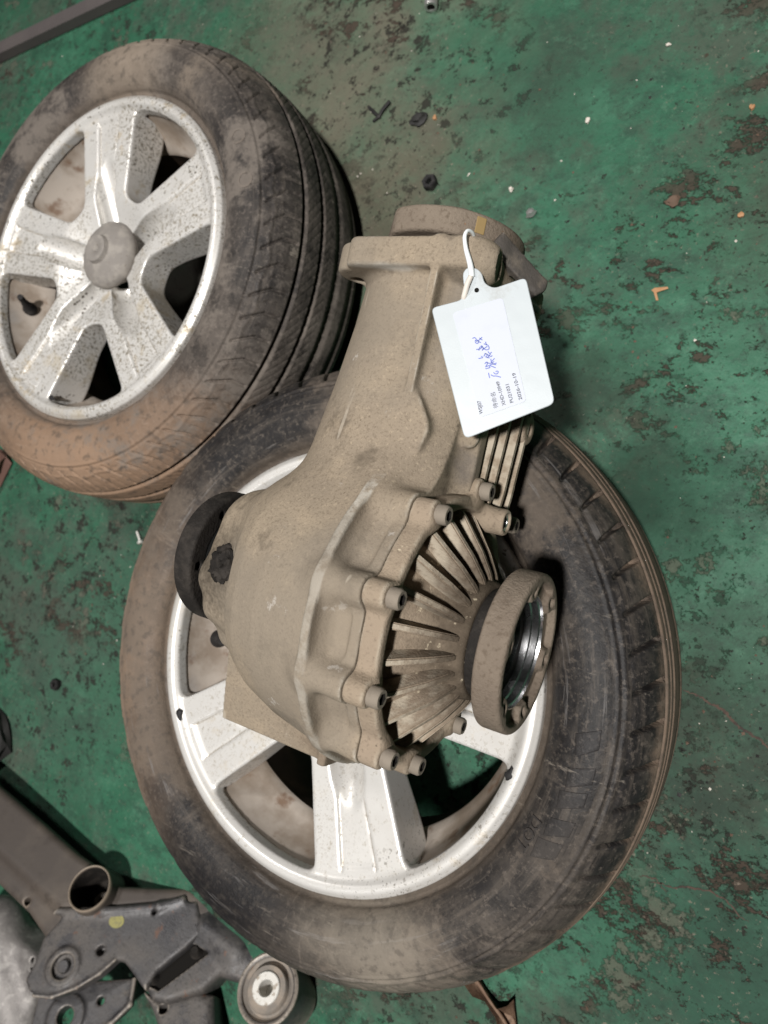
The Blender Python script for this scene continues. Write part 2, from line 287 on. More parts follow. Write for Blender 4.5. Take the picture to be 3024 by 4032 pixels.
M_FLOOR = MAT('worn_green_floor_paint', GREEN, .52, 0, .25, layers=[
    dict(k='noise', s=2.6, lo=.38, hi=.62, col=(.022, .080, .046), a=.8, d=7),
    dict(k='noise', s=6, lo=.48, hi=.60, col=(.044, .142, .086), a=.65, d=10, rg=.76, dist=.8, st=(1, 1.4, 1), rot=-.55),
    dict(k='noise', s=4.0, lo=.47, hi=.62, col=(.056, .070, .052), a=.85, d=10, rg=.76, off=21, rough=.85),
    dict(k='noise', s=12, lo=.48, hi=.62, col=(.020, .052, .034), a=.7, d=10, rg=.78, off=27, st=(1, 1.4, 1), rot=-.55),
    dict(k='noise', s=60, lo=.50, hi=.66, col=(.020, .052, .034), a=.65, d=7, rg=.78, off=33),
    dict(k='noise', s=55, lo=.54, hi=.66, col=(.070, .180, .112), a=.45, d=7, rg=.78, off=37),
    dict(k='ball', c=(-.74, .60, 0), r=.42, s=9, n=1.5, col=(.135, .112, .084), a=.8, st=(1, .75, 1), rough=.9),
    dict(k='ball', c=(-.60, .42, 0), r=.26, s=13, n=1.5, col=(.095, .076, .054), a=.75, rough=.9),
    dict(k='ball', c=(-1.1, -.35, 0), r=.45, s=10, n=1.4, col=(.052, .068, .054), a=.6, rough=.9),
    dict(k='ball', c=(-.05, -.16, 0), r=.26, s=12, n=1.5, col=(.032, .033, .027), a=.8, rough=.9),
    dict(k='ball', c=(.05, -.42, 0), r=.28, s=12, n=1.4, col=(.020, .042, .030), a=.8, rough=.9),  # some grime, and the viewer's shadow painted into the floor colour
    dict(k='noise', s=11, lo=.565, hi=.60, col=(.105, .090, .070), a=.6, d=11, rg=.78, off=41, gate=(2.0, .50, .60), rough=.95, h=.0010),
    dict(k='noise', s=17, lo=.55, hi=.585, col=(.050, .034, .026), a=.9, d=11, rg=.78, off=55, gate=(2.2, .49, .58), rough=.95, h=.0008, st=(1, 1.5, 1), rot=-.55),
    dict(k='noise', s=38, lo=.56, hi=.60, col=(.020, .018, .015), a=.9, d=9, rg=.76, off=63, gate=(2.0, .42, .56), rough=.95, h=.0006),
    dict(k='noise', s=90, lo=.58, hi=.63, col=(.016, .015, .013), a=.85, d=7, rg=.76, off=71, gate=(2.6, .38, .56), rough=.95),
    dict(k='noise', s=130, lo=.60, hi=.65, col=(.20, .165, .13), a=.6, d=5, rg=.72, off=73, gate=(3.4, .42, .58), rough=.95),
    dict(k='spots', s=30, r=.16, col=(.045, .030, .022), a=.9, wob=1.6, ms=2.6, mlo=.47, mhi=.58, off=77, rough=.95, soft=.05),
    dict(k='spots', s=75, r=.19, col=(.018, .016, .013), a=.9, wob=1.4, ms=3.2, mlo=.44, mhi=.56, off=91, rough=.95, soft=.06),
    dict(k='spots', s=150, r=.18, col=(.035, .025, .019), a=.85, wob=1.4, ms=6, mlo=.40, mhi=.56, off=97, rough=.95, soft=.08),
    dict(k='ball', c=(-.05, .45, 0), r=.22, s=12, n=1.5, col=(.045, .040, .030), a=.6, rough=.9),
    dict(k='ball', c=(-.38, .62, 0), r=.20, s=12, n=1.5, col=(.030, .048, .034), a=.65, rough=.9),
    dict(k='ball', c=(-.15, .08, 0), r=.15, s=14, n=1.3, col=(.014, .034, .022), a=.85, rough=.9),  # shadow right of the lower tyre, painted into the floor colour
    dict(k='ball', c=(-.24, .22, 0), r=.10, s=18, n=1.3, col=(.022, .034, .024), a=.8, rough=.9),  # painted shadow, deepens the one the hang tag casts on the floor
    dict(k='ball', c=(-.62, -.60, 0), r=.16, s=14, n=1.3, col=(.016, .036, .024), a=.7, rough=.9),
    dict(k='ball', c=(-.936, .277, 0), r=.26, s=20, n=.3, col=(.018, .014, .011), a=.95, rough=.9),  # dark disc painted on the floor so the muddy wheel's windows look black
    ], bump=[(6, .4, .006, 6), (45, .5, .003, 7), (240, .4, .0012, 4)])

# ------------------------------------------------------------------ object helpers
def link(o, parent=None):
    COL.objects.link(o)
    if parent is not None: o.parent = parent
    return o
def mesh_obj(name, verts, faces, mat, parent=None, smooth=True, loc=None):
    me = bpy.data.meshes.new(name); me.from_pydata([tuple(map(float, v)) for v in verts], [], [tuple(map(int, f)) for f in faces])
    return fin(name, me, mat, parent, smooth, loc)
def fin(name, me, mat, parent=None, smooth=True, loc=None):
    me.update()
    if smooth: me.polygons.foreach_set('use_smooth', np.ones(len(me.polygons), dtype=bool))
    if mat: me.materials.append(mat)
    o = bpy.data.objects.new(name, me); link(o, parent)
    if loc is not None: o.location = loc
    return o
def np_mesh(name, V, Q):
    me = bpy.data.meshes.new(name); V = np.ascontiguousarray(V, dtype=np.float32); Q = np.ascontiguousarray(Q, dtype=np.int32)
    n = Q.shape[1]
    me.vertices.add(len(V)); me.vertices.foreach_set('co', V.ravel())
    me.loops.add(Q.size); me.loops.foreach_set('vertex_index', Q.ravel())
    me.polygons.add(len(Q)); me.polygons.foreach_set('loop_start', np.arange(0, Q.size, n, dtype=np.int32))
    me.update(calc_edges=True); me.validate()
    return me
def empty(name, loc=(0, 0, 0), rz=0.0):
    o = bpy.data.objects.new(name, None); link(o); o.location = loc; o.rotation_euler = (0, 0, rz); return o
def tag(o, label, cat, group=None):
    o['label'] = label; o['category'] = cat
    if group: o['group'] = group
    return o
def bm_obj(name, bm, mat, parent=None, smooth=False, bevel=0, loc=None, seg=2):
    me = bpy.data.meshes.new(name)
    if bevel:
        bmesh.ops.bevel(bm, geom=[e for e in bm.edges if e.calc_face_angle(0) > .5], offset=bevel, segments=seg, affect='EDGES', profile=.6)
    bmesh.ops.recalc_face_normals(bm, faces=bm.faces[:])
    bm.to_mesh(me); bm.free()
    o = fin(name, me, mat, parent, False, loc)
    if smooth:
        me.polygons.foreach_set('use_smooth', np.ones(len(me.polygons), dtype=bool))
        me.set_sharp_from_angle(angle=R(38))
    return o
def lathe(name, prof, mat, parent=None, n=64, axis='Z', loc=None, sharp=35, cap=False, mirror=False):
    """prof: list of (radius, height)."""
    V = []; F = []
    for i in range(n):
        a = 2*math.pi*i/n; c, s = math.cos(a), math.sin(a)
        for (r_, h) in prof:
            p = (r_*c, r_*s, h)
            if axis == 'X': p = (h, r_*c, r_*s)
            if axis == 'Y': p = (r_*s, h, r_*c)
            V.append(p)
    k = len(prof)
    for i in range(n):
        j = (i+1) % n
        for t in range(k-1):
            F.append((i*k+t, j*k+t, j*k+t+1, i*k+t+1))
    me = bpy.data.meshes.new(name); me.from_pydata(V, [], F)
    bm = bmesh.new(); bm.from_mesh(me); bmesh.ops.remove_doubles(bm, verts=bm.verts[:], dist=1e-6)
    bmesh.ops.recalc_face_normals(bm, faces=bm.faces[:]); bm.to_mesh(me); bm.free()
    me.polygons.foreach_set('use_smooth', np.ones(len(me.polygons), dtype=bool)); me.set_sharp_from_angle(angle=R(sharp))
    me.update(); me.materials.append(mat)
    o = bpy.data.objects.new(name, me); link(o, parent)
    if loc is not None: o.location = loc
    return o

# ------------------------------------------------------------------ signed distance modelling (cast shapes with fillets)
class Field:
    def __init__(s, lo, hi, h):
        s.h = h; s.lo = np.array(lo, float)
        s.n = np.ceil((np.array(hi)-s.lo)/h).astype(int)+1
        s.ax = [(s.lo[i]+h*np.arange(s.n[i])).astype(np.float32) for i in range(3)]
        s.F = np.full(tuple(s.n), 1.0, np.float32)
    def win(s, lo=None, hi=None):
        if lo is None: sl = (slice(None),)*3
        else:
            sl = tuple(slice(int(max(0, math.floor((lo[i]-s.lo[i])/s.h))), int(min(s.n[i], math.ceil((hi[i]-s.lo[i])/s.h)+1))) for i in range(3))
        X = s.ax[0][sl[0]][:, None, None]; Y = s.ax[1][sl[1]][None, :, None]; Z = s.ax[2][sl[2]][None, None, :]
        return sl, X, Y, Z
    def add(s, fn, k=0.0, lo=None, hi=None):
        sl, X, Y, Z = s.win(lo, hi); d = np.broadcast_to(fn(X, Y, Z), s.F[sl].shape); a = s.F[sl]
        if k > 0:
            h = np.maximum(k-np.abs(a-d), 0)/k; s.F[sl] = np.minimum(a, d)-h*h*k*.25
        else: s.F[sl] = np.minimum(a, d)
    def cut(s, fn, k=0.0, lo=None, hi=None):
        sl, X, Y, Z = s.win(lo, hi); d = -np.broadcast_to(fn(X, Y, Z), s.F[sl].shape); a = s.F[sl]
        if k > 0:
            h = np.maximum(k-np.abs(a-d), 0)/k; s.F[sl] = np.maximum(a, d)+h*h*k*.25
        else: s.F[sl] = np.maximum(a, d)
    def clip(s, fn): s.cut(lambda X, Y, Z: -fn(X, Y, Z))
    def mesh(s, name):
        F = s.F; n = s.n; h = s.h
        F = F.copy()
        for ax in range(3):   # close at the walls
            sl = [slice(None)]*3
            for e in (0, -1):
                sl[ax] = e; F[tuple(sl)] = np.maximum(F[tuple(sl)], h*.5)
        neg = F < 0
        c = [F[i:n[0]-1+i, j:n[1]-1+j, k:n[2]-1+k] for i in (0, 1) for j in (0, 1) for k in (0, 1)]
        cnt = sum((x < 0).astype(np.int8) for x in c)
        act = (cnt > 0) & (cnt < 8)
        idx = np.full(act.shape, -1, np.int32); I = np.argwhere(act); idx[act] = np.arange(len(I))
        cv = np.stack([x[act] for x in c], 1)
        corners = np.array([(i, j, k) for i in (0, 1) for j in (0, 1) for k in (0, 1)], np.float32)
        acc = np.zeros((len(I), 3), np.float32); num = np.zeros(len(I), np.float32)
        for a in range(8):
            for b in range(a+1, 8):
                if np.abs(corners[a]-corners[b]).sum() != 1: continue
                va, vb = cv[:, a], cv[:, b]; mk = (va < 0) != (vb < 0)
                t = np.where(mk, va/np.where(mk, va-vb, 1), 0)[:, None]
                p = corners[a]+(corners[b]-corners[a])*t
                acc += p*mk[:, None]; num += mk
        V = (I+acc/num[:, None])
        # pull on to the true surface
        G = np.stack([(c[4]+c[5]+c[6]+c[7]-c[0]-c[1]-c[2]-c[3])[act], (c[2]+c[3]+c[6]+c[7]-c[0]-c[1]-c[4]-c[5])[act], (c[1]+c[3]+c[5]+c[7]-c[0]-c[2]-c[4]-c[6])[act]], 1)/(4*h)
        f = V-I
        val = 0
        for q, (i, j, k) in enumerate([(i, j, k) for i in (0, 1) for j in (0, 1) for k in (0, 1)]):
            w = (f[:, 0] if i else 1-f[:, 0])*(f[:, 1] if j else 1-f[:, 1])*(f[:, 2] if k else 1-f[:, 2])
            val = val+w*cv[:, q]
        g2 = (G*G).sum(1)+1e-6
        V = V-np.clip((val/g2)[:, None]*G/h, -.3, .3)
        V = V*h+s.lo
        Q = []
        for ax in range(3):
            b, cc = [(1, 2), (2, 0), (0, 1)][ax]
            s0 = [slice(None)]*3; s1 = [slice(None)]*3; s0[ax] = slice(0, -1); s1[ax] = slice(1, None)
            A = neg[tuple(s0)]; B = neg[tuple(s1)]
            E = np.argwhere(A != B)
            ok = (E[:, b] > 0) & (E[:, cc] > 0) & (E[:, b] < n[b]-1) & (E[:, cc] < n[cc]-1); E = E[ok]
            def at(db, dc):
                t = E.copy(); t[:, b] -= db; t[:, cc] -= dc
                return idx[t[:, 0], t[:, 1], t[:, 2]]
            q = np.stack([at(1, 1), at(0, 1), at(0, 0), at(1, 0)], 1)
            fl = ~A[E[:, 0], E[:, 1], E[:, 2]]
            q[fl] = q[fl][:, ::-1]
            Q.append(q)
        return np_mesh(name, V, np.concatenate(Q))
def sd_box(cx, cy, cz, hx, hy, hz, r=0.0):
    def f(X, Y, Z):
        a = np.abs(X-cx)-hx+r; b = np.abs(Y-cy)-hy+r; c = np.abs(Z-cz)-hz+r
        return np.sqrt(np.maximum(a, 0)**2+np.maximum(b, 0)**2+np.maximum(c, 0)**2)+np.minimum(np.maximum(np.maximum(a, b), c), 0)-r
    return f
def sd_cap(a, b, ra, rb=None):
    a = np.array(a, np.float32); b = np.array(b, np.float32); rb = ra if rb is None else rb; d = b-a; L2 = float(d@d)
    def f(X, Y, Z):
        t = np.clip(((X-a[0])*d[0]+(Y-a[1])*d[1]+(Z-a[2])*d[2])/L2, 0, 1)
        return np.sqrt((X-a[0]-t*d[0])**2+(Y-a[1]-t*d[1])**2+(Z-a[2]-t*d[2])**2)-(ra+(rb-ra)*t)
    return f
def sd_cyl(a, b, r_, rnd=0.0):
    a = np.array(a, np.float32); b = np.array(b, np.float32); d = b-a; L = float(np.sqrt(d@d)); d = d/L
    def f(X, Y, Z):
        t = (X-a[0])*d[0]+(Y-a[1])*d[1]+(Z-a[2])*d[2]
        q = np.sqrt(np.maximum((X-a[0])**2+(Y-a[1])**2+(Z-a[2])**2-t*t, 0))-r_+rnd
        e = np.abs(t-L/2)-L/2+rnd
        return np.sqrt(np.maximum(q, 0)**2+np.maximum(e, 0)**2)+np.minimum(np.maximum(q, e), 0)-rnd
    return f
def sd_sph(c, r_): return lambda X, Y, Z: np.sqrt((X-c[0])**2+(Y-c[1])**2+(Z-c[2])**2)-r_
def poly2(P, x, y):
    """signed distance to polygon P at broadcast arrays x, y"""
    x, y = np.broadcast_arrays(x, y); d = np.full(x.shape, 1e9, np.float32); s = np.ones(x.shape, np.float32)
    n = len(P)
    for i in range(n):
        ax, ay = P[i]; bx, by = P[i-1]; ex, ey = bx-ax, by-ay; wx, wy = x-ax, y-ay
        t = np.clip((wx*ex+wy*ey)/(ex*ex+ey*ey), 0, 1)
        d = np.minimum(d, (wx-ex*t)**2+(wy-ey*t)**2)
        c1 = y >= ay; c2 = y < by; c3 = ex*wy > ey*wx
        s = np.where((c1 & c2 & c3) | (~c1 & ~c2 & ~c3), -s, s)
    return s*np.sqrt(d)
def sd_rev(P, axis='X', cy=0., cz=0.):
    def f(X, Y, Z):
        if axis == 'X':
            q = np.sqrt((Y-cy)**2+(Z-cz)**2)[0]; xs = X[:, 0, 0]
            rt = np.arange(0, float(q.max())+.004, .0015, dtype=np.float32)
            T = poly2(P, xs[:, None], rt[None, :])
            out = np.empty((len(xs),)+q.shape, np.float32)
            for i in range(len(xs)): out[i] = np.interp(q, rt, T[i])
            return out
    return f
def sd_ext_z(P, z0, z1, rnd=0.0, tilt=None):
    def f(X, Y, Z):
        d2 = poly2(P, X[:, :, 0], Y[:, :, 0])[:, :, None]+rnd
        zz = Z if tilt is None else Z-tilt(X, Y)
        e = np.maximum(zz-z1, z0-zz)+rnd
        return np.sqrt(np.maximum(d2, 0)**2+np.maximum(e, 0)**2)+np.minimum(np.maximum(d2, e), 0)-rnd
    return f

# ------------------------------------------------------------------ floor
bm = bmesh.new()
for x, y in ((-9, -9), (9, -9), (9, 9), (-9, 9)): bm.verts.new((x, y, 0))
bm.faces.new(bm.verts[:])
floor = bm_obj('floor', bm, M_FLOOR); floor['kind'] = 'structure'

# ------------------------------------------------------------------ wheels
W2C = (-.402, -.177); W1C = (-.936, .277)
def catmull(P, n):
    P = np.array(P, float); out = []
    Q = np.vstack([2*P[0]-P[1], P, 2*P[-1]-P[-2]])
    for i in range(len(P)-1):
        p0, p1, p2, p3 = Q[i:i+4]
        for t in np.linspace(0, 1, 24, endpoint=False):
            out.append(.5*((2*p1)+(-p0+p2)*t+(2*p0-5*p1+4*p2-p3)*t*t+(-p0+3*p1-3*p2+p3)*t**3))
    out.append(P[-1]); out = np.array(out)
    s = np.r_[0, np.cumsum(np.hypot(*np.diff(out, axis=0).T))]
    u = np.linspace(0, s[-1], n)
    return np.c_[np.interp(u, s, out[:, 0]), np.interp(u, s, out[:, 1])]
ZM = .1175
def sstep(a, b, x):
    t = np.clip((x-a)/(b-a), 0, 1); return t*t*(3-2*t)
def tyre(name, style, mat, parent):
    up = [(.226, .190), (.232, .198), (.2385, .2065), (.2445, .2105), (.249, .2165), (.256, .2255), (.268, .2325), (.285, .2355), (.302, .2325), (.318, .2235), (.331, .2095), (.3395, .194), (.3445, .177), (.3475, .150), (.3485, ZM)]
    low = [(r_, 2*ZM-z) for r_, z in up[::-1]][1:]
    NT = 1700 if style == 2 else 1260; NU = 156; NL = 34
    pu = catmull(up, NU); pl = catmull([up[-1]]+low, NL)[1:]
    P = np.vstack([pu, pl]); K = len(P)
    tg = np.gradient(P, axis=0); nn = np.c_[tg[:, 1], -tg[:, 0]]; nn /= np.linalg.norm(nn, axis=1)[:, None]
    if nn[NU//2, 1] < 0 and nn[NU//2, 0] < 0: nn = -nn
    if (nn[NU-1, 0] < 0): nn = -nn
    th = np.arange(NT)*2*math.pi/NT
    T, I = np.meshgrid(th, np.arange(K), indexing='ij')
    r_ = P[I, 0]; z = P[I, 1]; dz = z-ZM
    tread = sstep(.341, .3445, r_)
    D = np.zeros(T.shape)
    def groove(x, c, w, d): return -d*(1-sstep(w*.5-.0012, w*.5+.0012, np.abs(x-c)))
    upper = z > ZM-.001
    def period(ph): return np.abs((ph+.5) % 1.0-.5)
    rho = np.interp(P[:, 0], [0, 1], [0, 1])[I]
    # sidewall rings, both styles
    D += .0012*np.exp(-((r_-.3105)/.0014)**2)*upper-.0010*np.exp(-((r_-.3135)/.0012)**2)*upper
    D += -.0016*np.exp(-((r_-.2475)/.0022)**2)
    if style == 1:
        for c, w in ((.060, .0075), (.021, .0085), (-.021, .0085), (-.060, .0075)): D += groove(dz, c, w, .0075)*tread
        # curved shoulder cuts that hook on to the sidewall
        hook = np.where(r_ < .334, (.334-r_)*1.9, 0)*np.sign(1)
        ph = (T*.34+hook*.55+(dz-.08)*.10)/(2*math.pi*.34)*66
        m_ = sstep(.316, .319, r_)*((dz > .066) | (r_ < .341))*upper
        dist = period(ph)*(2*math.pi*.34/66)
        D += -.0045*(1-sstep(.0010, .0024, dist))*m_
        ph2 = ph+.5; dist2 = period(ph2)*(2*math.pi*.34/66)
        D += -.0022*(1-sstep(.0005, .0014, dist2))*m_*sstep(.330, .333, r_)
        ph3 = (T*.348+dz*1.2)/(2*math.pi*.348)*150
        D += -.0007*(1-sstep(.0006, .0018, period(ph3)*(2*math.pi*.348/190)))*tread*(np.abs(dz) < .055)
        # raised arrow ribs along the shoulder
        zig = .3225+.004*np.abs(((T*66/(2*math.pi)*.5) % 1)*2-1)
        D += .0010*np.exp(-((r_-zig)/.0016)**2)*upper
    else:
        for c, w in ((.062, .005), (.046, .003), (.026, .008), (-.026, .008), (-.06, .006)): D += groove(dz, c, w, .006)*tread
        ph = (T*.335-(r_-.33)*.55)/(2*math.pi*.335)*58
        dist = period(ph)*(2*math.pi*.335/58)
        m_ = sstep(.3205, .3225, r_)*(dz > .066)*upper
        D += -.0105*(1-sstep(.0013, .0030, dist))*m_*(.35+.65*sstep(.3215, .333, r_))
        wav = sstep(.0015, .010, dist)
        D += .0006*wav*m_
        D += .0007*np.exp(-((r_-.3165)/.0012)**2)*upper
        # stepped edge blocks below the shoulder on the sidewall
        blk = sstep(.45, .5, np.abs(((T*35/(2*math.pi)) % 1)-.5)*2)
        D += .0007*blk*sstep(.312, .314, r_)*(1-sstep(.3195, .3215, r_))*upper
    D += .0010*np.sin(T*3+1.1)*np.sin(z*40)
    pr = r_+nn[I, 0]*D; pz = z+nn[I, 1]*D
    V = np.stack([pr*np.cos(T), pr*np.sin(T), pz], -1).reshape(-1, 3)
    i0 = np.arange(NT)[:, None]; j0 = np.arange(K-1)[None, :]; i1 = (i0+1) % NT
    Q = np.stack([i0*K+j0, i1*K+j0, i1*K+j0+1, i0*K+j0+1], -1).reshape(-1, 4)
    me = np_mesh(name, V, Q); at = me.attributes.new('polar', 'FLOAT_VECTOR', 'POINT')
    seam = R(95) if style == 2 else R(170)
    at.data.foreach_set('vector', np.ascontiguousarray(np.stack([((T-seam) % (2*math.pi))*.3, r_, z], -1).reshape(-1, 3), dtype=np.float32).ravel())
    o = fin(name, me, mat, parent)
    return o, pu

TEXTS = []
def text_mesh(s, extrude=0.0, res=3, bold=0.0):
    cu = bpy.data.curves.new('t', 'FONT'); cu.body = s; cu.extrude = extrude; cu.resolution_u = res; cu.offset = bold
    ob = bpy.data.objects.new('t', cu); COL.objects.link(ob)
    dg = bpy.context.evaluated_depsgraph_get(); ev = ob.evaluated_get(dg); me = ev.to_mesh()
    V = np.array([v.co[:] for v in me.vertices]); F = [tuple(p.vertices) for p in me.polygons]
    ev.to_mesh_clear(); bpy.data.objects.remove(ob); bpy.data.curves.remove(cu)
    return V, F
def sidewall_text(s, r0, size, a0, spread, prof, mat, parent, h=.0016):
    V, F = text_mesh(s, .5)
    x, y, z = V[:, 0]*size, V[:, 1]*size, V[:, 2]
    r_ = r0+y; a = a0-x*spread/r0
    o = np.argsort(prof[:, 0]); zz = np.interp(r_, prof[o, 0], prof[o, 1])+np.where(z > 0, h, -.003)
    return mesh_obj('moulded_lettering', np.c_[r_*np.cos(a), r_*np.sin(a), zz], F, mat, parent, smooth=False)

# cast five-spoke rim
def rim_mesh():
    f = Field((-.246, -.246, .135), (.246, .246, .236), .0018)
    X, Y, Z = f.ax[0][:, None, None], f.ax[1][None, :, None], f.ax[2][None, None, :]
    r2 = np.sqrt(X*X+Y*Y)[:, :, 0]; th = np.arctan2(Y+0*X, X+0*Y)[:, :, 0]
    fo = np.abs(((th+R(36)) % R(72))-R(36)); u = r2*np.cos(fo); v = r2*np.sin(fo)
    def smax(a, b, k): h = np.maximum(k-np.abs(a-b), 0)/k; return np.maximum(a, b)+h*h*k*.25
    dx, dy = .2084-.0985, .0821-.0174; L = math.hypot(dx, dy)
    side = ((v-.0174)*dx-(u-.0985)*dy)/L
    win = smax(smax(r2-.2235, side, .016), .098-u, .012)     # <0 inside a window
    w = r2*np.sin(R(36)-fo)                                  # across a spoke
    ztop = .2165-.010*(1-np.clip(r2/.22, 0, 1))**1.0
    ztop = np.where(r2 > .221, .2165+.0055*sstep(.221, .229, r2)-.004*sstep(.234, .241, r2), ztop)
    panel = .0032*(1-sstep(-.0012, .0012, w-(.012+.075*(r2-.09))))*sstep(.088, .096, r2)*(1-sstep(.208, .216, r2))
    line = .0018*np.exp(-((w-(.012+.075*(r2-.09)))/.0013)**2)*(r2 > .1)*(r2 < .216)
    ztop = ztop-panel-line
    ztop = ztop-.014*(1-sstep(.045, .105, r2))
    zt = ztop[:, :, None]; d2 = win[:, :, None]
    face = np.maximum(Z-zt, (zt-.048-.012*sstep(.12, .2, r2)[:, :, None]+.045*sstep(.2195, .2225, r2)[:, :, None])-Z)
    solid = smax(smax(face, r2[:, :, None]-.2405, .004), -d2, .0035)
    f.F = np.ascontiguousarray(solid.astype(np.float32))
    lip = lambda X, Y, Z: np.maximum(np.maximum(r2[:, :, None]-.2405, .2225-r2[:, :, None]), np.maximum(Z-zt, .2035-Z))
    f.add(lip, .004)
    for i in range(5):
        a = R(36+72*i); c, s = math.cos(a), math.sin(a)
        f.cut(sd_cap((.050*c, .050*s, .182), (.165*c, .165*s, .2385), .0205), .003)
        f.cut(sd_cyl((.058*c, .058*s, .13), (.058*c, .058*s, .20), .0085))
    f.cut(sd_cyl((0, 0, .1), (0, 0, .3), .033), .003)
    return f.mesh('rim')
RIM = rim_mesh()

def build_wheel(cx, cy, rot, style, tmat, rmat, label):
    root = empty('wheel', (cx, cy, 0)); tag(root, label, 'wheel', 'alloy wheels lying on the floor')
    ty, prof = tyre('tyre', style, tmat, root)
    me = RIM.copy(); ri = fin('rim', me, rmat, root); ri.rotation_euler = (0, 0, rot)
    ba = lathe('rim_barrel', [(.2242, .2060), (.2236, .2000), (.2210, .186), (.2140, .166), (.2060, .150), (.2000, .142), (.1985, .135)], M_BARREL, root, 180)
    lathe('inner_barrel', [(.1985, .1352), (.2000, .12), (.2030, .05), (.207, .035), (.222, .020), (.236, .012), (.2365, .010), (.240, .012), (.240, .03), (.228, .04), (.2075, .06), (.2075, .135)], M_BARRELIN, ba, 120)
    return root, ty, ri, prof
w2, ty2, ri2, prof2 = build_wheel(W2C[0], W2C[1], R(-102), 2, M_TYRE2, M_RIM2, 'dusty tyre on silver five-spoke rim lying under the differential')
w1, ty1, ri1, prof1 = build_wheel(W1C[0], W1C[1], R(-8), 1, M_TYRE1, M_RIM1, 'muddy tyre on dirt-speckled silver five-spoke rim, upper left')
# moulded marks on the sidewalls
sidewall_text('DOT', .262, .016, R(-14), 1.0, prof2, M_PAD, ty2)
sidewall_text('O', .283, .030, R(34), 1.0, prof1, M_TYRE1, ty1, .0007)
sidewall_text('O', .283, .030, R(21.5), 1.0, prof1, M_TYRE1, ty1, .0007)
def sidewall_pad(pts, prof, mat, parent, h=.0006):
    """raised pad on the sidewall; pts are (radius, degrees)"""
    o = np.argsort(prof[:, 0]); V = []; n = 10
    fine = []
    for i in range(len(pts)):
        a, b = pts[i], pts[(i+1) % len(pts)]
        for t in np.linspace(0, 1, n, endpoint=False): fine.append((a[0]+(b[0]-a[0])*t, a[1]+(b[1]-a[1])*t))
    c = np.mean(fine, axis=0); rings = []
    for s, dh in ((1.0, -.002), (1.0, h*.6), (.94, h), (.6, h), (.25, h)):
        rings.append([(c[0]+(p[0]-c[0])*s, c[1]+(p[1]-c[1])*s, dh) for p in fine])
    for rg in rings:
        for q, a, dh in rg:
            V.append((q*math.cos(R(a)), q*math.sin(R(a)), float(np.interp(q, prof[o, 0], prof[o, 1]))+dh))
    N = len(fine); F = []
    for k in range(len(rings)-1):
        for i in range(N): F.append((k*N+i, k*N+(i+1) % N, (k+1)*N+(i+1) % N, (k+1)*N+i))
    F.append(tuple(range((len(rings)-1)*N, len(rings)*N)))
    return mesh_obj('moulded_pad', V, F, mat, parent)
for a0, r0, r1, w_ in ((4, .277, .299, 4.2), (-2.5, .276, .300, 3.6), (-7.0, .275, .299, 3.4), (-12.5, .275, .298, 3.6), (-17.0, .275, .297, 4.0)):
    sidewall_pad([(r0, a0), (r1, a0+1.6), (r1, a0-w_+2.4), (r0+.003, a0-w_)], prof2, M_PAD, ty2)
# valve stems, cap, balance weights, valve dust cap
def polar(root_c, r_, a): return (r_*math.cos(a), r_*math.sin(a))
def valve(root, r_, a, z, tilt):
    p = polar(None, r_, a)
    o = lathe('valve_stem', [(0, .034), (.0036, .034), (.0040, .032), (.0040, .018), (.0050, .016), (.0056, .006), (.0085, .002), (.009, -.004), (0, -.004)], M_BLACK, root, 20, loc=(p[0], p[1], z))
    o.rotation_euler = (tilt*math.sin(a), -tilt*math.cos(a), 0); return o
v = valve(w2, .2085, R(-171.5), .160, R(50)); v.scale = (1.35, 1.35, 1.0)
v = valve(w1, .212, R(-161), .172, R(35)); v.scale = (1.25, 1.25, 1.2)
hc = lathe('hub_cap', [(0, .2215), (.0045, .2215), (.0060, .2195), (.0085, .2215), (.0165, .2235), (.0195, .2225), (.0215, .2165), (.030, .2135), (.041, .2085), (.0475, .2030), (.0500, .1970), (.0495, .1900), (.046, .186), (.036, .185), (.033, .17)], M_CAP, w1, 72, sharp=40, loc=(.010, .010, .006))
lathe('cap_screw', [(0, .2200), (.0030, .2200), (.0040, .219), (.0042, .216)], M_HOLE, hc, 20)
for (root, r_, a, mt) in ((w2, .2245, -148.5, M_BLACK), (w2, .2265, -10.5, M_BLACK), (w1, .2165, -98.5, M_BLACK)):
    bm = bmesh.new(); bmesh.ops.create_icosphere(bm, subdivisions=2, radius=1)
    for v_ in bm.verts:
        k = 1+.35*math.sin(v_.co.x*5+a)+.2*math.sin(v_.co.y*9)
        v_.co = Vector((v_.co.x*.0075*k, v_.co.y*.0035*k, v_.co.z*.0022))
    p = polar(None, r_, R(a)); o = bm_obj('tar_blob', bm, mt, root, smooth=True, loc=(p[0], p[1], .2225 if r_ > .22 else .217)); o.rotation_euler = (0, 0, R(a+90))

# ------------------------------------------------------------------ differential
DO = (-.29, -.08, .372)
diff = empty('differential', DO); tag(diff, 'tan dust-covered rear differential with finned cover and output flanges', 'differential')
BOLTS = [(-5, .113), (36, .107), (76, .111), (110, .113), (143, .110), (172, .104), (-145, .103), (-108, .106), (-74, .108), (-43, .126)]
def yz(a, r_): return r_*math.cos(R(a)), r_*math.sin(R(a))

f = Field((-.150, -.165, -.135), (.100, .300, .130), .0018)
f.add(sd_rev([(-.126, -.01), (-.126, .046), (-.121, .053), (-.100, .060), (-.084, .068), (-.078, .078), (-.071, .0885), (-.056, .0975), (-.028, .107), (.000, .1125), (.024, .1165), (.030, .1165), (.033, .111), (.038, .105), (.050, .1030), (.070, .1030), (.070, -.01)]), 0)
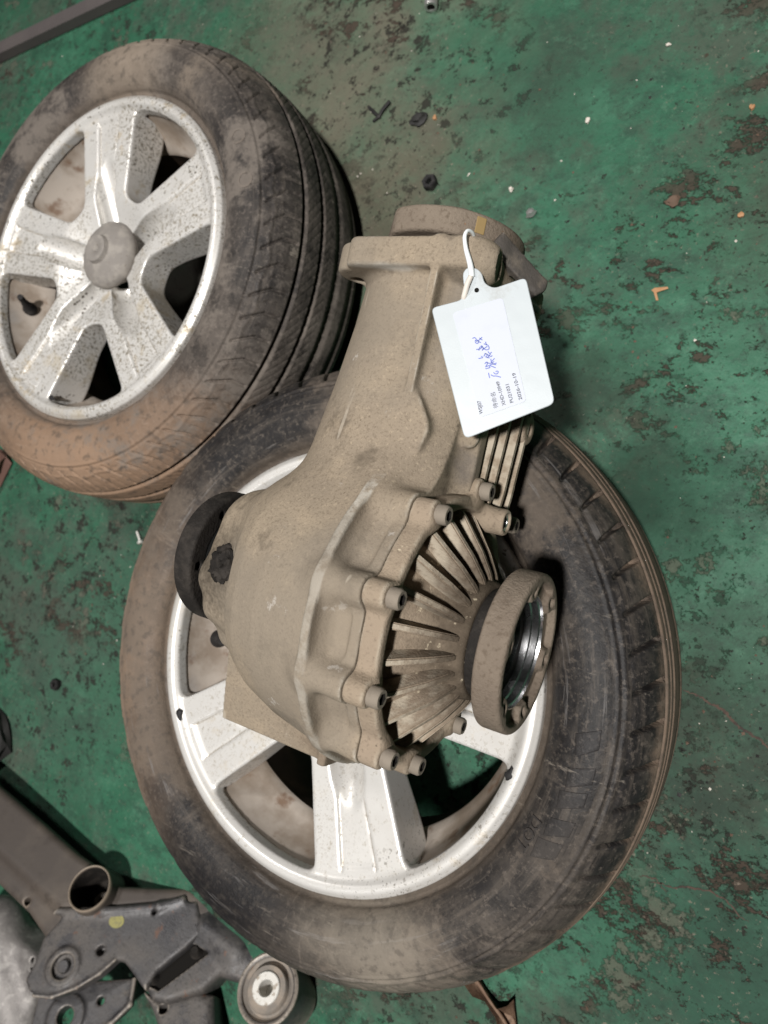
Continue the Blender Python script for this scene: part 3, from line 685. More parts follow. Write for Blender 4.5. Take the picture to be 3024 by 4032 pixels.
# nose (pinion housing)
def nose(X, Y, Z):
    rn = np.interp(Y[0, :, 0], [-.02, .08, .13, .18, .23, .27, .29], [.088, .086, .080, .072, .066, .0630, .0630]).astype(np.float32)[None, :, None]
    d = np.sqrt(X*X+(Z+.022)**2)-rn
    return np.maximum(np.maximum(d*.97, Y-.280), -Y)
f.add(nose, .036)
# full shoulder on the far side, above the bearing end
f.add(sd_cap((-.050, .040, .030), (-.103, .046, .022), .048, .030), .030)
# bolt bosses running back from the cover face to the ridge
for a, r_ in BOLTS:
    y, z = yz(a, r_); f.add(sd_cap((.030, y*.985, z*.985), (.070, y, z), .0100, .0115), .016, (.0, y-.05, z-.05), (.08, y+.05, z+.05))
def ledge(X, Y, Z):
    q = np.sqrt(Y*Y+Z*Z); return np.maximum(np.maximum(.0545-X, X-.0625), q-.1062)
f.add(ledge, .0035)
f.clip(lambda X, Y, Z: X-.0625)
# casting on the cover side of the nose: slopes away to the fins
f.add(sd_box(.030, .225, -.025, .030, .065, .055, .020), .016)
def flank(X, Y, Z):
    n1 = (X-.070)*.50+(Z-.004)*.866
    q = np.maximum(np.maximum(n1, X-.0745), np.maximum(.094-Y, Y-.225)); return np.maximum(np.maximum(q, -.012-Z), .010-X)
f.add(flank, .010)
def flank2(X, Y, Z):
    return np.maximum(np.maximum(X-.056, -X), np.maximum(np.maximum(.09-Y, Y-.225), np.abs(Z+.05)-.05))
f.add(flank2, .006)
# nose flange with ears
def noseflange(X, Y, Z):
    q = sd_box(.004, 0, -.018, .060, 1, .0705, .012)(X, 0*Y, Z)
    q = np.minimum(q, np.sqrt((X+.0545)**2+(Z-.022)**2)-.0200)
    q = np.minimum(q, np.sqrt((X-.055)**2+(Z+.060)**2)-.022)
    e = np.abs(Y-.2815)-.0118; r_ = .0035; a = q+r_; b = e+r_
    return np.sqrt(np.maximum(a, 0)**2+np.maximum(b, 0)**2)+np.minimum(np.maximum(a, b), 0)-r_
f.add(noseflange, .008, (-.1, .25, -.12), (.1, .31, .09))
f.cut(sd_cyl((-.060, .25, .014), (-.060, .31, .014), .0065), .002, (-.09, .25, -.02), (-.04, .31, .04))
f.add(sd_cap((.046, .281, .034), (.060, .279, .031), .0165, .0165), .008)
f.cut(sd_cyl((.0700, .279, .029), (.098, .279, .020), .0105), .002)
# rib along the nose (casting parting line)
def rib(X, Y, Z):
    q = np.maximum(np.maximum(np.abs(X-.029)-.0036, Z-.0505), np.maximum(Y-.2945, .172-Y)); return np.maximum(q, .0-Z)
f.add(rib, .004)
f.add(sd_ext_z([(-.010, .190), (.029, .182), (.040, .168), (.0485, .154), (.0505, .146), (.047, .130), (.038, .116), (.027, .104), (-.010, .104)], -.02, .0515, .002, tilt=lambda X, Y: -.14*np.maximum(X-.02, 0)-.9*np.maximum(.016-X, 0)-.25*np.maximum(Y-.165, 0)), .003)
# round ridge between bowl and cover side
def ridge(X, Y, Z):
    q = np.sqrt(Y*Y+Z*Z); e = np.maximum(np.abs(X-.0288)-.0036, np.maximum(q-.1215, .100-q)); return np.maximum(e, Y-.110)
f.add(ridge, .003)
# left bearing end with lobes
for a, r_, x0, q in ((62, .036, -.118, .020), (98, .040, -.122, .020), (128, .050, -.116, .014), (152, .058, -.104, .014), (-150, .05, -.115, .02)):
    y, z = yz(a, r_); f.add(sd_cap((x0, y, z), (-.07, y*1.15, z*1.15), q*.9, q*1.1), .012)
f.cut(sd_cap((-.150, *yz(80, .068)), (-.103, *yz(80, .074)), .0125), .006)
# rear foot plate
def foot(X, Y, Z):
    n1 = ((Z+.030)-(Y+.148)*.43)*.918
    lft = -(X+.122)*.977+(Y+.05)*.21
    q = np.maximum(np.maximum(n1, -.148-Y), np.maximum(lft, X+.020)); return np.maximum(np.maximum(q, Y+.02), -.10-Z)
f.add(foot, .010)
f.add(sd_box(-.0205, -.110, -.058, .0042, .040, .036, .002), .006)
# small round boss and nick on the shoulder
f.add(sd_cyl((.056, .150, -.004), (.0695, .1505, .012), .0085, .002), .003)
for p_ in ((.054, .118, .022), (.040, .205, .030)): f.cut(sd_sph(p_, .003), .002)
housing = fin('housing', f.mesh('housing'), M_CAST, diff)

# side cover
f = Field((.045, -.160, -.160), (.128, .160, .150), .0018)
f.add(sd_rev([(.0628, -.01), (.0628, .1045), (.0635, .1058), (.0775, .1058), (.0790, .1045), (.0790, .0965), (.0740, .0950), (.0645, .0940), (.0695, .082), (.0815, .066), (.0940, .053), (.1020, .0480), (.112, .0455), (.1135, .0440), (.1135, -.01)]), 0)
for a, r_ in BOLTS:
    y, z = yz(a, r_); f.add(sd_cyl((.0628, y, z), (.0795, y, z), .0098, .0020), .010, (.05, y-.04, z-.04), (.1, y+.04, z+.04))
f.add(sd_cyl((.066, .092, -.033), (.098, .092, -.033), .0110, .002), .010)
f.cut(sd_cyl((.084, .092, -.033), (.12, .092, -.033), .0072), .0015)
f.clip(lambda X, Y, Z: .0628-X)
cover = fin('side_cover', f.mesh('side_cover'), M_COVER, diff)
# cooling fins: one tapered wedge mesh, turned round the axis
def fin_mesh():
    prof = [(.0638, .0948), (.0735, .0948), (.0765, .0920), (.0975, .0660), (.1070, .0510), (.1095, .0445), (.1095, .038), (.064, .038)]
    V = []; F = []
    for sgn in (-1, 1):
        for x, r_ in prof:
            top = (x > .0695); t = .0025 if top else .0052
            V.append((x, r_, sgn*t))
    n = len(prof); F.append(tuple(range(n))[::-1]); F.append(tuple(range(n, 2*n)))
    for i in range(n): F.append((i, (i+1) % n, n+(i+1) % n, n+i))
    bm = bmesh.new(); vs = [bm.verts.new(v_) for v_ in V]
    for q in F: bm.faces.new([vs[i] for i in q])
    bmesh.ops.recalc_face_normals(bm, faces=bm.faces[:])
    bmesh.ops.bevel(bm, geom=bm.edges[:], offset=.0009, segments=2, affect='EDGES')
    me = bpy.data.meshes.new('cooling_fin'); bm.to_mesh(me); bm.free()
    me.polygons.foreach_set('use_smooth', np.ones(len(me.polygons), dtype=bool)); me.set_sharp_from_angle(angle=R(40)); me.materials.append(M_COVER); return me
FIN = fin_mesh()
for i in range(22):
    a = 4.2+360/22*i
    o = bpy.data.objects.new('cooling_fin', FIN); link(o, cover); o.rotation_euler = (R(a), 0, 0)
# bolts with hexagon sockets
def bolt_mesh():
    bm = bmesh.new(); n = 36; L = .0092
    rings = [(.0066, 0), (.0073, .0008), (.0073, L-.0018), (.0062, L)]
    vs = [[bm.verts.new((h, r_*math.cos(2*math.pi*i/n), r_*math.sin(2*math.pi*i/n))) for i in range(n)] for r_, h in rings]
    hexr = lambda i: .0037/math.cos(((2*math.pi*i/n+math.pi/6) % (math.pi/3))-math.pi/6)
    for h in (L, L-.006): vs.append([bm.verts.new((h, hexr(i)*math.cos(2*math.pi*i/n), hexr(i)*math.sin(2*math.pi*i/n))) for i in range(n)])
    for k in range(len(vs)-1):
        for i in range(n): bm.faces.new((vs[k][i], vs[k][(i+1) % n], vs[k+1][(i+1) % n], vs[k+1][i]))
    fc = bm.faces.new(vs[-1]); fc.material_index = 1
    for fc_ in bm.faces:
        if all(v_ in vs[-1] or v_ in vs[-2] for v_ in fc_.verts): fc_.material_index = 1
    bmesh.ops.recalc_face_normals(bm, faces=bm.faces[:])
    me = bpy.data.meshes.new('bolt'); bm.to_mesh(me); bm.free()
    me.polygons.foreach_set('use_smooth', np.ones(len(me.polygons), dtype=bool)); me.set_sharp_from_angle(angle=R(40))
    me.materials.append(M_BOLT); me.materials.append(M_HOLE); return me
BOLT = bolt_mesh()
for i, (a, r_) in enumerate(BOLTS):
    o = bpy.data.objects.new('bolt', BOLT); link(o, cover); o.location = (.0795, *yz(a, r_)); o.rotation_euler = (i*.7, 0, 0)
th_ = lathe('threaded_insert', [(.0078, .104), (.0062, .1035)]+[(.0060+.0008*(k % 2), .103-.0012*k) for k in range(9)]+[(0, .092)], M_THREAD, cover, 32, axis='X', sharp=20)
th_.location = (-.008, .092, -.033); th_.scale = (1, .92, .92)
# parallel fins below the nose on the cover side: each its own plate, curved to follow the case
def nose_fin(z0, x1, x0, y0, y1, t=.0042):
    bm = bmesh.new(); N = 14; rows = []
    for k in range(N+1):
        s = k/N; y = y0+(y1-y0)*s; xo = x1-.0015*math.cos(s*3.1)-.006*max(0, .2-s)*5*.4
        rows.append([bm.verts.new(p) for p in ((x0, y, z0-t/2-.001), (xo, y, z0-t/2), (xo, y, z0+t/2), (x0, y, z0+t/2+.001))])
    for k in range(N):
        for j in range(4): bm.faces.new((rows[k][j], rows[k][(j+1) % 4], rows[k+1][(j+1) % 4], rows[k+1][j]))
    bm.faces.new(rows[0][::-1]); bm.faces.new(rows[-1])
    return bm_obj('nose_fin', bm, M_COVER, housing, smooth=True, bevel=.0008)
for i, (z0, x1) in enumerate(((-.021, .0775), (-.036, .0808), (-.051, .0850), (-.070, .0850))):
    nose_fin(z0, x1, .030, .094-.002*i, .212)
# lower lug by the nose fins, with its own bolt
f = Field((.03, .12, -.12), (.11, .23, -.03), .0018)
f.add(sd_cyl((.030, .176, -.074), (.086, .176, -.074), .0145, .004)); f.add(sd_box(.05, .185, -.08, .02, .03, .012, .004), .01)
f.cut(sd_cyl((.080, .176, -.074), (.12, .176, -.074), .0055), .001)
fin('mounting_lug', f.mesh('mounting_lug'), M_COVER, diff)

# output flanges
def flange_mesh():
    f = Field((-.020, -.066, -.066), (.020, .066, .066), .0014)
    f.add(sd_cyl((-.0075, 0, 0), (.014, 0, 0), .0605, .003))
    f.cut(lambda X, Y, Z: np.maximum(np.sqrt(Y*Y+Z*Z)-.0535, .0075-X), .002)
    for k in range(6):
        a = R(60*k+20); y, z = .0500*math.cos(a), .0500*math.sin(a)
        f.add(sd_cyl((-.012, y, z), (.0126, y, z), .0088, .001), .006, (-.02, y-.02, z-.02), (.02, y+.02, z+.02))
    f.clip(sd_cyl((-.0075, 0, 0), (.014, 0, 0), .0605, .003))
    for k in range(6):
        a = R(60*k+20); y, z = .0495*math.cos(a), .0495*math.sin(a)
        f.cut(sd_cyl((-.03, y, z), (.03, y, z), .0036), .0012, (-.02, y-.02, z-.02), (.02, y+.02, z+.02))
    f.cut(sd_cyl((-.03, 0, 0), (.03, 0, 0), .0425), .001)
    return f.mesh('output_flange')
FL = flange_mesh()
fr = fin('output_flange', FL, M_FLANGE, diff, loc=(.1340, 0, 0)); fr['label'] = 'tan grimy output flange with bright steel cup'
lathe('bearing_cup', [(.0432, .0080), (.0422, .0082), (.0418, .0060), (.0408, .0052), (.0406, .0000), (.0392, -.0008), (.0388, -.006), (.0370, -.007), (.0365, -.018), (.024, -.019), (.022, -.014), (.014, -.013), (.013, -.018), (0, -.018)], M_STEEL, fr, 96, axis='X', sharp=25)
lathe('oil_seal', [(.0400, -.0235), (.0415, -.0215), (.0415, -.006), (.030, -.006)], M_OILY, fr, 72, axis='X')
fl_me = FL.copy(); fl_me.materials.clear()
lf = fin('output_flange', fl_me, M_OILY, diff, loc=(-.1470, .009, .000)); lf.rotation_euler = (0, 0, math.pi); lf.scale = (.95, 1, 1); lf['label'] = 'black oil-caked output flange on the far side'
lathe('stub_shaft', [(0, .006), (.0426, .006), (.0426, -.0130), (.037, -.016), (.037, -.022), (.031, -.030), (.031, -.060)], M_WETOIL, lf, 64, axis='X')
# input flange on the nose
f = Field((-.07, .290, -.07), (.07, .340, .07), .0017)
f.add(sd_cyl((0, .302, 0), (0, .3235, 0), .0635, .003)); f.add(sd_cyl((0, .29, 0), (0, .336, 0), .036, .003), .006)
f.cut(lambda X, Y, Z: np.minimum(.030*1.35-(-X*.62+Z*.78)*1+.022, 1)*0+((-X*.82+Z*.57)*-1+.0535), .003)
for k in range(3):
    a = R(120*k+70); f.cut(sd_cyl((.0475*math.cos(a), .28, .0475*math.sin(a)), (.0475*math.cos(a), .35, .0475*math.sin(a)), .0055), .001)
fi = fin('input_flange', f.mesh('input_flange'), M_FLANGE, diff, loc=(0, 0, -.022))
bm = bmesh.new(); bmesh.ops.create_cube(bm, size=1)
for v_ in bm.verts: v_.co = Vector((v_.co.x*.008, v_.co.y*.013, v_.co.z*.0016))
pm = bm_obj('paint_mark', bm, MAT('ochre_paint_mark', (.22, .15, .06), .8), fi, bevel=.0006); pm.location = (.0633*math.sin(R(46)), .3135, .0633*math.cos(R(46))); pm.rotation_euler = (0, R(46), 0)
# dark bracket bolted beside the nose flange
f = Field((.035, .24, -.075), (.105, .325, .04), .0016)
def slab(X, Y, Z):
    A = np.array([.056, .306, .010]); B = np.array([.086, .282, -.024]); d = (B-A); L = np.linalg.norm(d); d /= L
    w = np.cross(d, [0, 1, 0]); w /= np.linalg.norm(w); v = np.cross(w, d)
    t = (X-A[0])*d[0]+(Y-A[1])*d[1]+(Z-A[2])*d[2]-L/2; p = (X-A[0])*w[0]+(Y-A[1])*w[1]+(Z-A[2])*w[2]; q = (X-A[0])*v[0]+(Y-A[1])*v[1]+(Z-A[2])*v[2]
    return np.maximum(np.maximum(np.abs(t)-L/2, np.abs(p)-.0026), np.abs(q)-.0075)-.001
f.add(slab)
f.add(sd_cyl((.080, .283, -.026), (.086, .286, -.020), .0085, .001), .003)
f.add(sd_box(.062, .276, -.034, .016, .0035, .026, .002), .005)
f.add(sd_cap((.058, .304, .004), (.060, .276, -.020), .005), .006)
br = fin('sensor_bracket', f.mesh('sensor_bracket'), M_OILBR, diff)
bm = bmesh.new(); bmesh.ops.create_icosphere(bm, subdivisions=4, radius=1); g_ = random.Random(5)
for v_ in bm.verts:
    k = 1+.12*math.sin(9*v_.co.x+1)*math.sin(8*v_.co.y)+.06*math.sin(23*v_.co.y+2)*math.sin(19*v_.co.x)+g_.uniform(-.05, .05)
    v_.co = Vector((v_.co.x*.0185*k, v_.co.y*.0165*k, v_.co.z*.0105*k))
oc = bm_obj('oil_clump', bm, M_OILY, housing, smooth=True, loc=(-.100, *yz(80, .0625))); oc.rotation_euler = (R(-10), R(-25), 0)

# ------------------------------------------------------------------ hang tag
TP0 = np.array([-.2535, .1552, .4300])        # near-left corner region: tag plane origin
TU = np.array([1.0, 0, -.30]); TU /= np.linalg.norm(TU)   # slopes down away from the nose
TN = np.cross(TU, np.array([0, 1.0, 0])); TN /= np.linalg.norm(TN)
if TN[2] < 0: TN = -TN
TV = np.cross(TN, TU)
CAMP = np.array([0, 0, CZ]); FD = 2800/1.8228
def tag_uv(x, y):
    """photo position (1659 px wide view) -> coordinates in the tag's own plane"""
    d = fwd+(x-829.5)/FD*RT-(y-1106)/FD*UP
    p = CAMP+d*(((TP0-CAMP)@TN)/(d@TN)); q = p-TP0; return (q@TU, q@TV)
def crop(px, py): return ((1700+px*.3315)/1.8228, (1150+py*.3315)/1.8228)
tg = empty('hang_tag', tuple(TP0)); tag(tg, 'white plastic hang tag with printed label looped round the nose flange', 'tag')
mt_ = Matrix((TU, TV, TN)).transposed().to_4x4(); tg.rotation_euler = mt_.to_euler()
def sheet(name, uv, t, z0, mat, parent, bev=.0005):
    bm = bmesh.new(); vs = [bm.verts.new((p[0], p[1], z0)) for p in uv]; fc = bm.faces.new(vs)
    if fc.normal.z < 0 or True: bm.normal_update()
    ex = bmesh.ops.extrude_face_region(bm, geom=[fc]); 
    for v_ in [g for g in ex['geom'] if isinstance(g, bmesh.types.BMVert)]: v_.co.z += t
    return bm_obj(name, bm, mat, parent, smooth=True, bevel=bev, seg=1)
def rounded(pts, rad, n=6):
    out = []; P = [np.array(p) for p in pts]; N = len(P)
    for i in range(N):
        r_ = rad[i] if isinstance(rad, (list, tuple)) else rad
        a, b, c = P[i-1], P[i], P[(i+1) % N]
        u1 = (a-b)/np.linalg.norm(a-b); u2 = (c-b)/np.linalg.norm(c-b)
        l = min(r_, np.linalg.norm(a-b)*.48, np.linalg.norm(c-b)*.48)
        for t in np.linspace(0, 1, n): out.append(tuple((1-t)**2*(b+u1*l)+2*t*(1-t)*b+t*t*(b+u2*l)))
    return out
out_d = [(932, 666), (1000, 648), (1003, 622), (1000, 590), (1010, 578), (1030, 580), (1042, 592), (1046, 612), (1066, 624), (1136, 600), (1199, 872), (1004, 949)]
tuv = rounded([tag_uv(*p) for p in out_d], [.004, .006, .006, .006, .004, .004, .006, .008, .010, .004, .005, .005], 5)
sheet('tag_plate', tuv, .0011, 0, M_PLASTIC, tg)
st_c = [crop(250, 258), crop(842, 74), crop(1124, 1300), crop(580, 1492)]
sheet_o = sheet('sticker', rounded([tag_uv(*p) for p in st_c], .0028, 5), .00040, .00114, M_PAPER, tg, 0)
def print_text(s, a, b, cap):
    V, F = text_mesh(s, 0, 3, .018 if s.isascii() else .004); A = np.array(tag_uv(*crop(*a))); B = np.array(tag_uv(*crop(*b)))
    d = B-A; L = np.linalg.norm(d); d /= L; n = np.array([-d[1], d[0]])
    x = (V[:, 0]-V[:, 0].min())/(V[:, 0].max()-V[:, 0].min())*L
    hpx = cap*.3315/1.8228/FD*.50
    y = V[:, 1]/max(V[:, 1].max(), 1e-6)*hpx
    P = A+x[:, None]*d+y[:, None]*n
    return mesh_obj('printed_text', np.c_[P, np.full(len(P), .00168)], F, M_INK, sheet_o, smooth=False)
print_text('WSJ07', (610, 1450), (583, 1292), 46)
print_text('待命名', (788, 1378), (748, 1192), 56)
print_text('XHD-10949', (880, 1348), (802, 1062), 42)
print_text('PU21031', (972, 1314), (914, 1096), 42)
print_text('2026-10-19', (1076, 1280), (992, 962), 42)
STROKES = [[(676, 965), (682, 1000), (690, 1028)], [(703, 988), (730, 1003), (770, 1004), (822, 1018)], [(735, 960), (752, 977), (772, 978), (788, 965), (790, 950), (775, 944), (760, 953)],
    [(640, 917), (690, 904), (682, 890)], [(632, 860), (650, 836), (668, 850), (640, 897), (684, 880), (760, 906)], [(650, 845), (700, 852), (742, 832)], [(703, 800), (715, 850), (765, 872)], [(690, 872), (730, 862), (772, 850)], [(712, 832), (747, 795)],
    [(590, 768), (605, 785), (556, 797)], [(620, 772), (640, 738), (662, 760), (640, 778), (690, 790)], [(630, 735), (662, 748), (700, 772), (720, 760)], [(668, 712), (690, 736), (714, 720)], [(700, 742), (660, 790)],
    [(530, 690), (580, 680), (604, 645)], [(560, 702), (575, 660), (612, 670), (600, 702)], [(588, 642), (640, 692), (682, 682), (670, 640), (620, 622)], [(610, 690), (662, 650)], [(640, 598), (652, 640)],
    [(486, 560), (510, 548), (532, 570), (515, 592), (560, 580), (600, 543)], [(516, 604), (545, 618), (562, 590)], [(538, 575), (570, 602), (586, 606)], [(568, 552), (590, 570), (604, 577)]]
def strokes_mesh():
    V = []; F = []
    for s in STROKES:
        P = np.array([tag_uv(*crop(*p)) for p in s]); 
        if len(P) > 2: P = catmull(P, 14)
        tt = np.gradient(P, axis=0); nn = np.c_[-tt[:, 1], tt[:, 0]]; nn /= np.linalg.norm(nn, axis=1)[:, None]+1e-9
        b = len(V); w_ = .00033
        for p, q in zip(P, nn): V += [(*(p-q*w_), .00174), (*(p+q*w_), .00174)]
        for i in range(len(P)-1): F.append((b+2*i, b+2*i+1, b+2*i+3, b+2*i+2))
    return mesh_obj('handwriting', V, F, M_PEN, sheet_o, smooth=False)
strokes_mesh()
def tube(name, pts, rad, mat, parent, n=10, flat=1.0, res=40, up=(0, 0, 1)):
    P3 = np.array(pts, float); 
    xy = catmull(P3[:, :2], res); 
    s0 = np.r_[0, np.cumsum(np.linalg.norm(np.diff(P3, axis=0), axis=1))]; s0 /= s0[-1]
    out = np.c_[[np.interp(np.linspace(0, 1, res), s0, P3[:, k]) for k in range(3)]].T
    for _ in range(2): out[1:-1] = .25*out[:-2]+.5*out[1:-1]+.25*out[2:]
    V = []; F = []; tt = np.gradient(out, axis=0); tt /= np.linalg.norm(tt, axis=1)[:, None]
    rad = np.interp(np.linspace(0, 1, res), np.linspace(0, 1, len(np.atleast_1d(rad))), np.atleast_1d(rad))
    for p, t, r_ in zip(out, tt, rad):
        a = np.cross(t, up); a /= np.linalg.norm(a)+1e-9; b = np.cross(a, t)
        for k in range(n):
            q = 2*math.pi*k/n; V.append(p+a*math.cos(q)*r_+b*math.sin(q)*r_*flat)
    for i in range(res-1):
        for k in range(n): F.append((i*n+k, i*n+(k+1) % n, (i+1)*n+(k+1) % n, (i+1)*n+k))
    F.append(tuple(range(n))[::-1]); F.append(tuple(range((res-1)*n, res*n)))
    return mesh_obj(name, V, F, mat, parent)
def on_tag(x, y, lift): u, v_ = tag_uv(x, y); return (u, v_, lift)
tube('strap_loop', [on_tag(1020, 600, .0012), on_tag(1017, 575, .003), on_tag(1008, 545, .006), on_tag(1005, 520, .008), on_tag(1011, 505, .007), on_tag(1021, 504, .002), on_tag(1026, 511, -.010), on_tag(1028, 520, -.03)], [.0024, .0021, .0016, .0014, .0013, .0013, .0013], M_STRAP, tg)
tube('strap_tail', [on_tag(1018, 600, .0028), on_tag(1010, 618, .003), on_tag(1003, 640, .0005), on_tag(998, 660, -.004)], [.0020, .0022, .0022, .0018], MAT('dirty_strap', (.52, .48, .43), .6), tg)
lathe('rivet', [(0, .0022), (.0010, .0022), (.0016, .0017), (.0018, .0009)], M_HOLE, tg, 16, loc=on_tag(1030, 628, 0))

# ------------------------------------------------------------------ subframe (front left), leaning with its web towards the viewer
SN = np.array([.15, .62, .77]); SN /= np.linalg.norm(SN)
def ray_to(x, y, p0, n):
    d = fwd+(x-829.5)/FD*RT-(y-1106)/FD*UP; return CAMP+d*(((p0-CAMP)@n)/(d@n))
d_ = fwd+(200-829.5)/FD*RT-(1912-1106)/FD*UP; SP = CAMP+d_*((.060-CZ)/d_[2])
SU = np.cross(np.array([0, 0, 1.0]), SN); SU = SU-0; SU /= np.linalg.norm(SU); SU = -SU if SU[0] < 0 else SU
SV = np.cross(SN, SU)
def S(x, y, h=0.0):
    q = ray_to(x, y, SP+SN*h, SN)-SP; return (float(q@SU), float(q@SV))
sub = empty('subframe', tuple(SP)); tag(sub, 'grey pressed-steel axle subframe with round collar and bushing, lower left corner', 'subframe')
sub.rotation_euler = Matrix((SU, SV, SN)).transposed().to_euler()
def SF(polys, z0, z1, h=.0024, pad=.015):
    P_ = np.array([p for q in polys for p in q]); lo = P_.min(0)-pad; hi = P_.max(0)+pad
    return Field((lo[0], lo[1], z0), (hi[0], hi[1], z1), h)
def SP_(pts, h=0.0): return [S(x, y, h) for x, y in pts]
PX = .00066
# box beam going off to the left
pt = SP_([(-140, 1590), (0, 1698), (75, 1761), (165, 1841), (225, 1880), (240, 1930), (190, 1970), (128, 1966), (75, 1921), (0, 1851), (-140, 1730)])
ps = SP_([(-140, 1735), (0, 1850), (75, 1915), (150, 1950), (135, 1990), (92, 2030), (50, 1966), (0, 1918), (-140, 1790)])
f = SF([pt, ps], -.10, .02)
f.add(sd_ext_z(pt, -.050, 0, .012)); f.add(sd_ext_z(ps, -.050, -.014, .010), .016)
c_ = S(204, 1925); f.cut(sd_cyl((c_[0], c_[1], -.055), (c_[0], c_[1], .05), .031), .001)
c_ = S(49, 1942); f.cut(sd_cap((c_[0]-.002, c_[1]+.004, .02), (c_[0]+.002, c_[1]-.004, -.05), .0055), .001)
beam = fin('beam', f.mesh('beam'), M_FRAMEBR, sub)
# web plate with lobe
pw = SP_([(140, 1972), (92, 2026), (72, 2081), (52, 2116), (60, 2140), (76, 2150), (112, 2156), (165, 2136), (215, 2105), (250, 2073), (266, 2077), (280, 2095), (296, 2118), (312, 2140), (338, 2098), (400, 2048), (440, 2010), (425, 1945), (350, 1954), (225, 1966)])
f = SF([pw], -.07, .03, .0021)
f.add(sd_ext_z(pw, -.024, 0, .006))
for p_, q_ in (((118, 1968), (225, 1967)), ((225, 1967), (345, 1957)), ((345, 1957), (395, 1942))):
    f.add(sd_cap((*S(*p_), -.001), (*S(*q_), -.001), .005), .010)
for p_, q_ in (((72, 2150), (112, 2153)), ((112, 2153), (165, 2133)), ((165, 2133), (215, 2102)), ((215, 2102), (248, 2073))):
    f.add(sd_cap((*S(*p_), -.001), (*S(*q_), -.001), .0026), .003)
c_ = S(137, 2088)
f.add(sd_cyl((c_[0], c_[1], -.02), (c_[0], c_[1], .0030), .025, .002), .006); f.cut(sd_cyl((c_[0], c_[1], -.004), (c_[0], c_[1], .03), .0165), .002)
c_ = S(217, 2053); f.cut(sd_cyl((c_[0], c_[1], -.015), (c_[0], c_[1], .03), .0065), .003)
c_ = S(333, 1971); f.cut(sd_cyl((c_[0], c_[1], -.015), (c_[0], c_[1], .03), .0035), .002)
web = fin('web_plate', f.mesh('web_plate'), M_FRAME, sub)
c_ = S(137, 2088)
lathe('rivet_plug', [(0, .0035), (.0075, .0035), (.0088, .002), (.0092, -.004), (.0165, -.005)], M_FRAME, web, 32, loc=(c_[0], c_[1], -.001))
bm = bmesh.new(); bmesh.ops.create_circle(bm, cap_ends=True, radius=.0125, segments=28)
for v_ in bm.verts: v_.co.y *= .75
c_ = S(252, 1990); pd = bm_obj('paint_dot', bm, M_YELLOW, web, loc=(c_[0], c_[1], .0009)); pd.rotation_euler = (0, 0, .4)
# upper flank, brown, running under the tyre
pu_ = SP_([(215, 1900), (262, 1911), (330, 1914), (412, 1915), (470, 1950), (440, 1990), (345, 1956), (225, 1966), (200, 1955)])
f = SF([pu_], -.09, .02); f.add(sd_ext_z(pu_, -.06, -.004, .010)); c_ = S(204, 1925); f.cut(sd_cyl((c_[0], c_[1], -.07), (c_[0], c_[1], .05), .031), .001); fin('flank', f.mesh('flank'), M_FRAMEBR, sub)
# collar standing up from the junction
c_ = S(204, 1925)
lathe('collar', [(.0385, -.030), (.0365, -.005), (.0345, .012), (.0335, .019), (.0322, .0205), (.0308, .0195), (.0303, .014)], M_FRAMEBR, sub, 72, loc=(c_[0], c_[1], 0))
lathe('collar_bore', [(.0303, .0138), (.0296, .006), (.0292, -.050), (0, -.050)], M_OILY, sub, 56, loc=(c_[0], c_[1], 0))
lathe('collar_nut', [(0, -.046), (.005, -.046), (.0055, -.040), (.012, -.0395), (.0135, -.042), (.0135, -.05)], M_FRAME, sub, 32, loc=(c_[0], c_[1]-.006, 0))
# right-hand arm
pa = SP_([(400, 1990), (425, 1925), (505, 2001), (575, 2070), (560, 2110), (520, 2120), (470, 2106), (432, 2140), (352, 2165), (322, 2158), (300, 2120)])
f = SF([pa], -.09, .03)
f.add(sd_ext_z(pa, -.060, -.008, .010))
f.add(sd_cap((*S(440, 2000), -.012), (*S(505, 2050), -.014), .014, .018), .02)
c_ = S(382, 2023); f.cut(sd_cyl((c_[0], c_[1], -.05), (c_[0], c_[1], .03), .0098), .002)
sl_ = SP_([(300, 2118), (412, 2036), (448, 2056), (338, 2138)]); f.cut(sd_ext_z(sl_, -.022, .05, .001), .0015)
arm = fin('arm', f.mesh('arm'), M_FRAME, sub)
bm = bmesh.new(); fcs = bm.faces.new([bm.verts.new((p_[0], p_[1], -.0150)) for p_ in SP_([(302, 2117), (412, 2037), (447, 2056), (338, 2137)])]); bm_obj('oily_pocket', bm, M_HOLE, arm)
for x_, y_ in ((425, 2055), (330, 2113)):
    lathe('slot_stud', [(0, .012), (.005, .012), (.0062, .010), (.009, .004), (.011, 0)], M_OILY, arm, 20, loc=(*S(x_, y_, -.015), -.0156))
# bushing: tilted sleeve with rubber and zinc ring
d_ = fwd+(578-829.5)/FD*RT-(2136-1106)/FD*UP; bw = CAMP+d_*((.085-CZ)/d_[2])
SM = np.array([SU, SV, SN]); bc = SM@(bw-SP)
bd = SM@np.array([.30, .62, .72]); bd /= np.linalg.norm(bd)
tc_ = (CAMP-bw)/np.linalg.norm(CAMP-bw); bdw = tc_*.86-RT*.36+UP*.16; bd = SM@(bdw/np.linalg.norm(bdw))
bq = Vector(bd).to_track_quat('Z', 'Y').to_euler()
bsh = lathe('bushing_sleeve', [(.036, .000), (.0400, .002), (.0425, .000), (.0425, -.004), (.0390, -.006), (.0385, -.085), (0, -.085)], M_FRAME, sub, 72, loc=tuple(bc)); bsh.rotation_euler = bq
lathe('rubber_ring', [(.0365, .0005), (.0355, -.003), (.031, -.006), (.0285, -.004), (.0275, .002), (.026, .004), (.018, .004)], M_RUBRING, bsh, 64)
lathe('zinc_ring', [(.0195, .003), (.0190, .0062), (.0180, .0070), (.0105, .0070), (.0095, .006), (.0090, -.02), (0, -.02)], M_ZINC, bsh, 56)
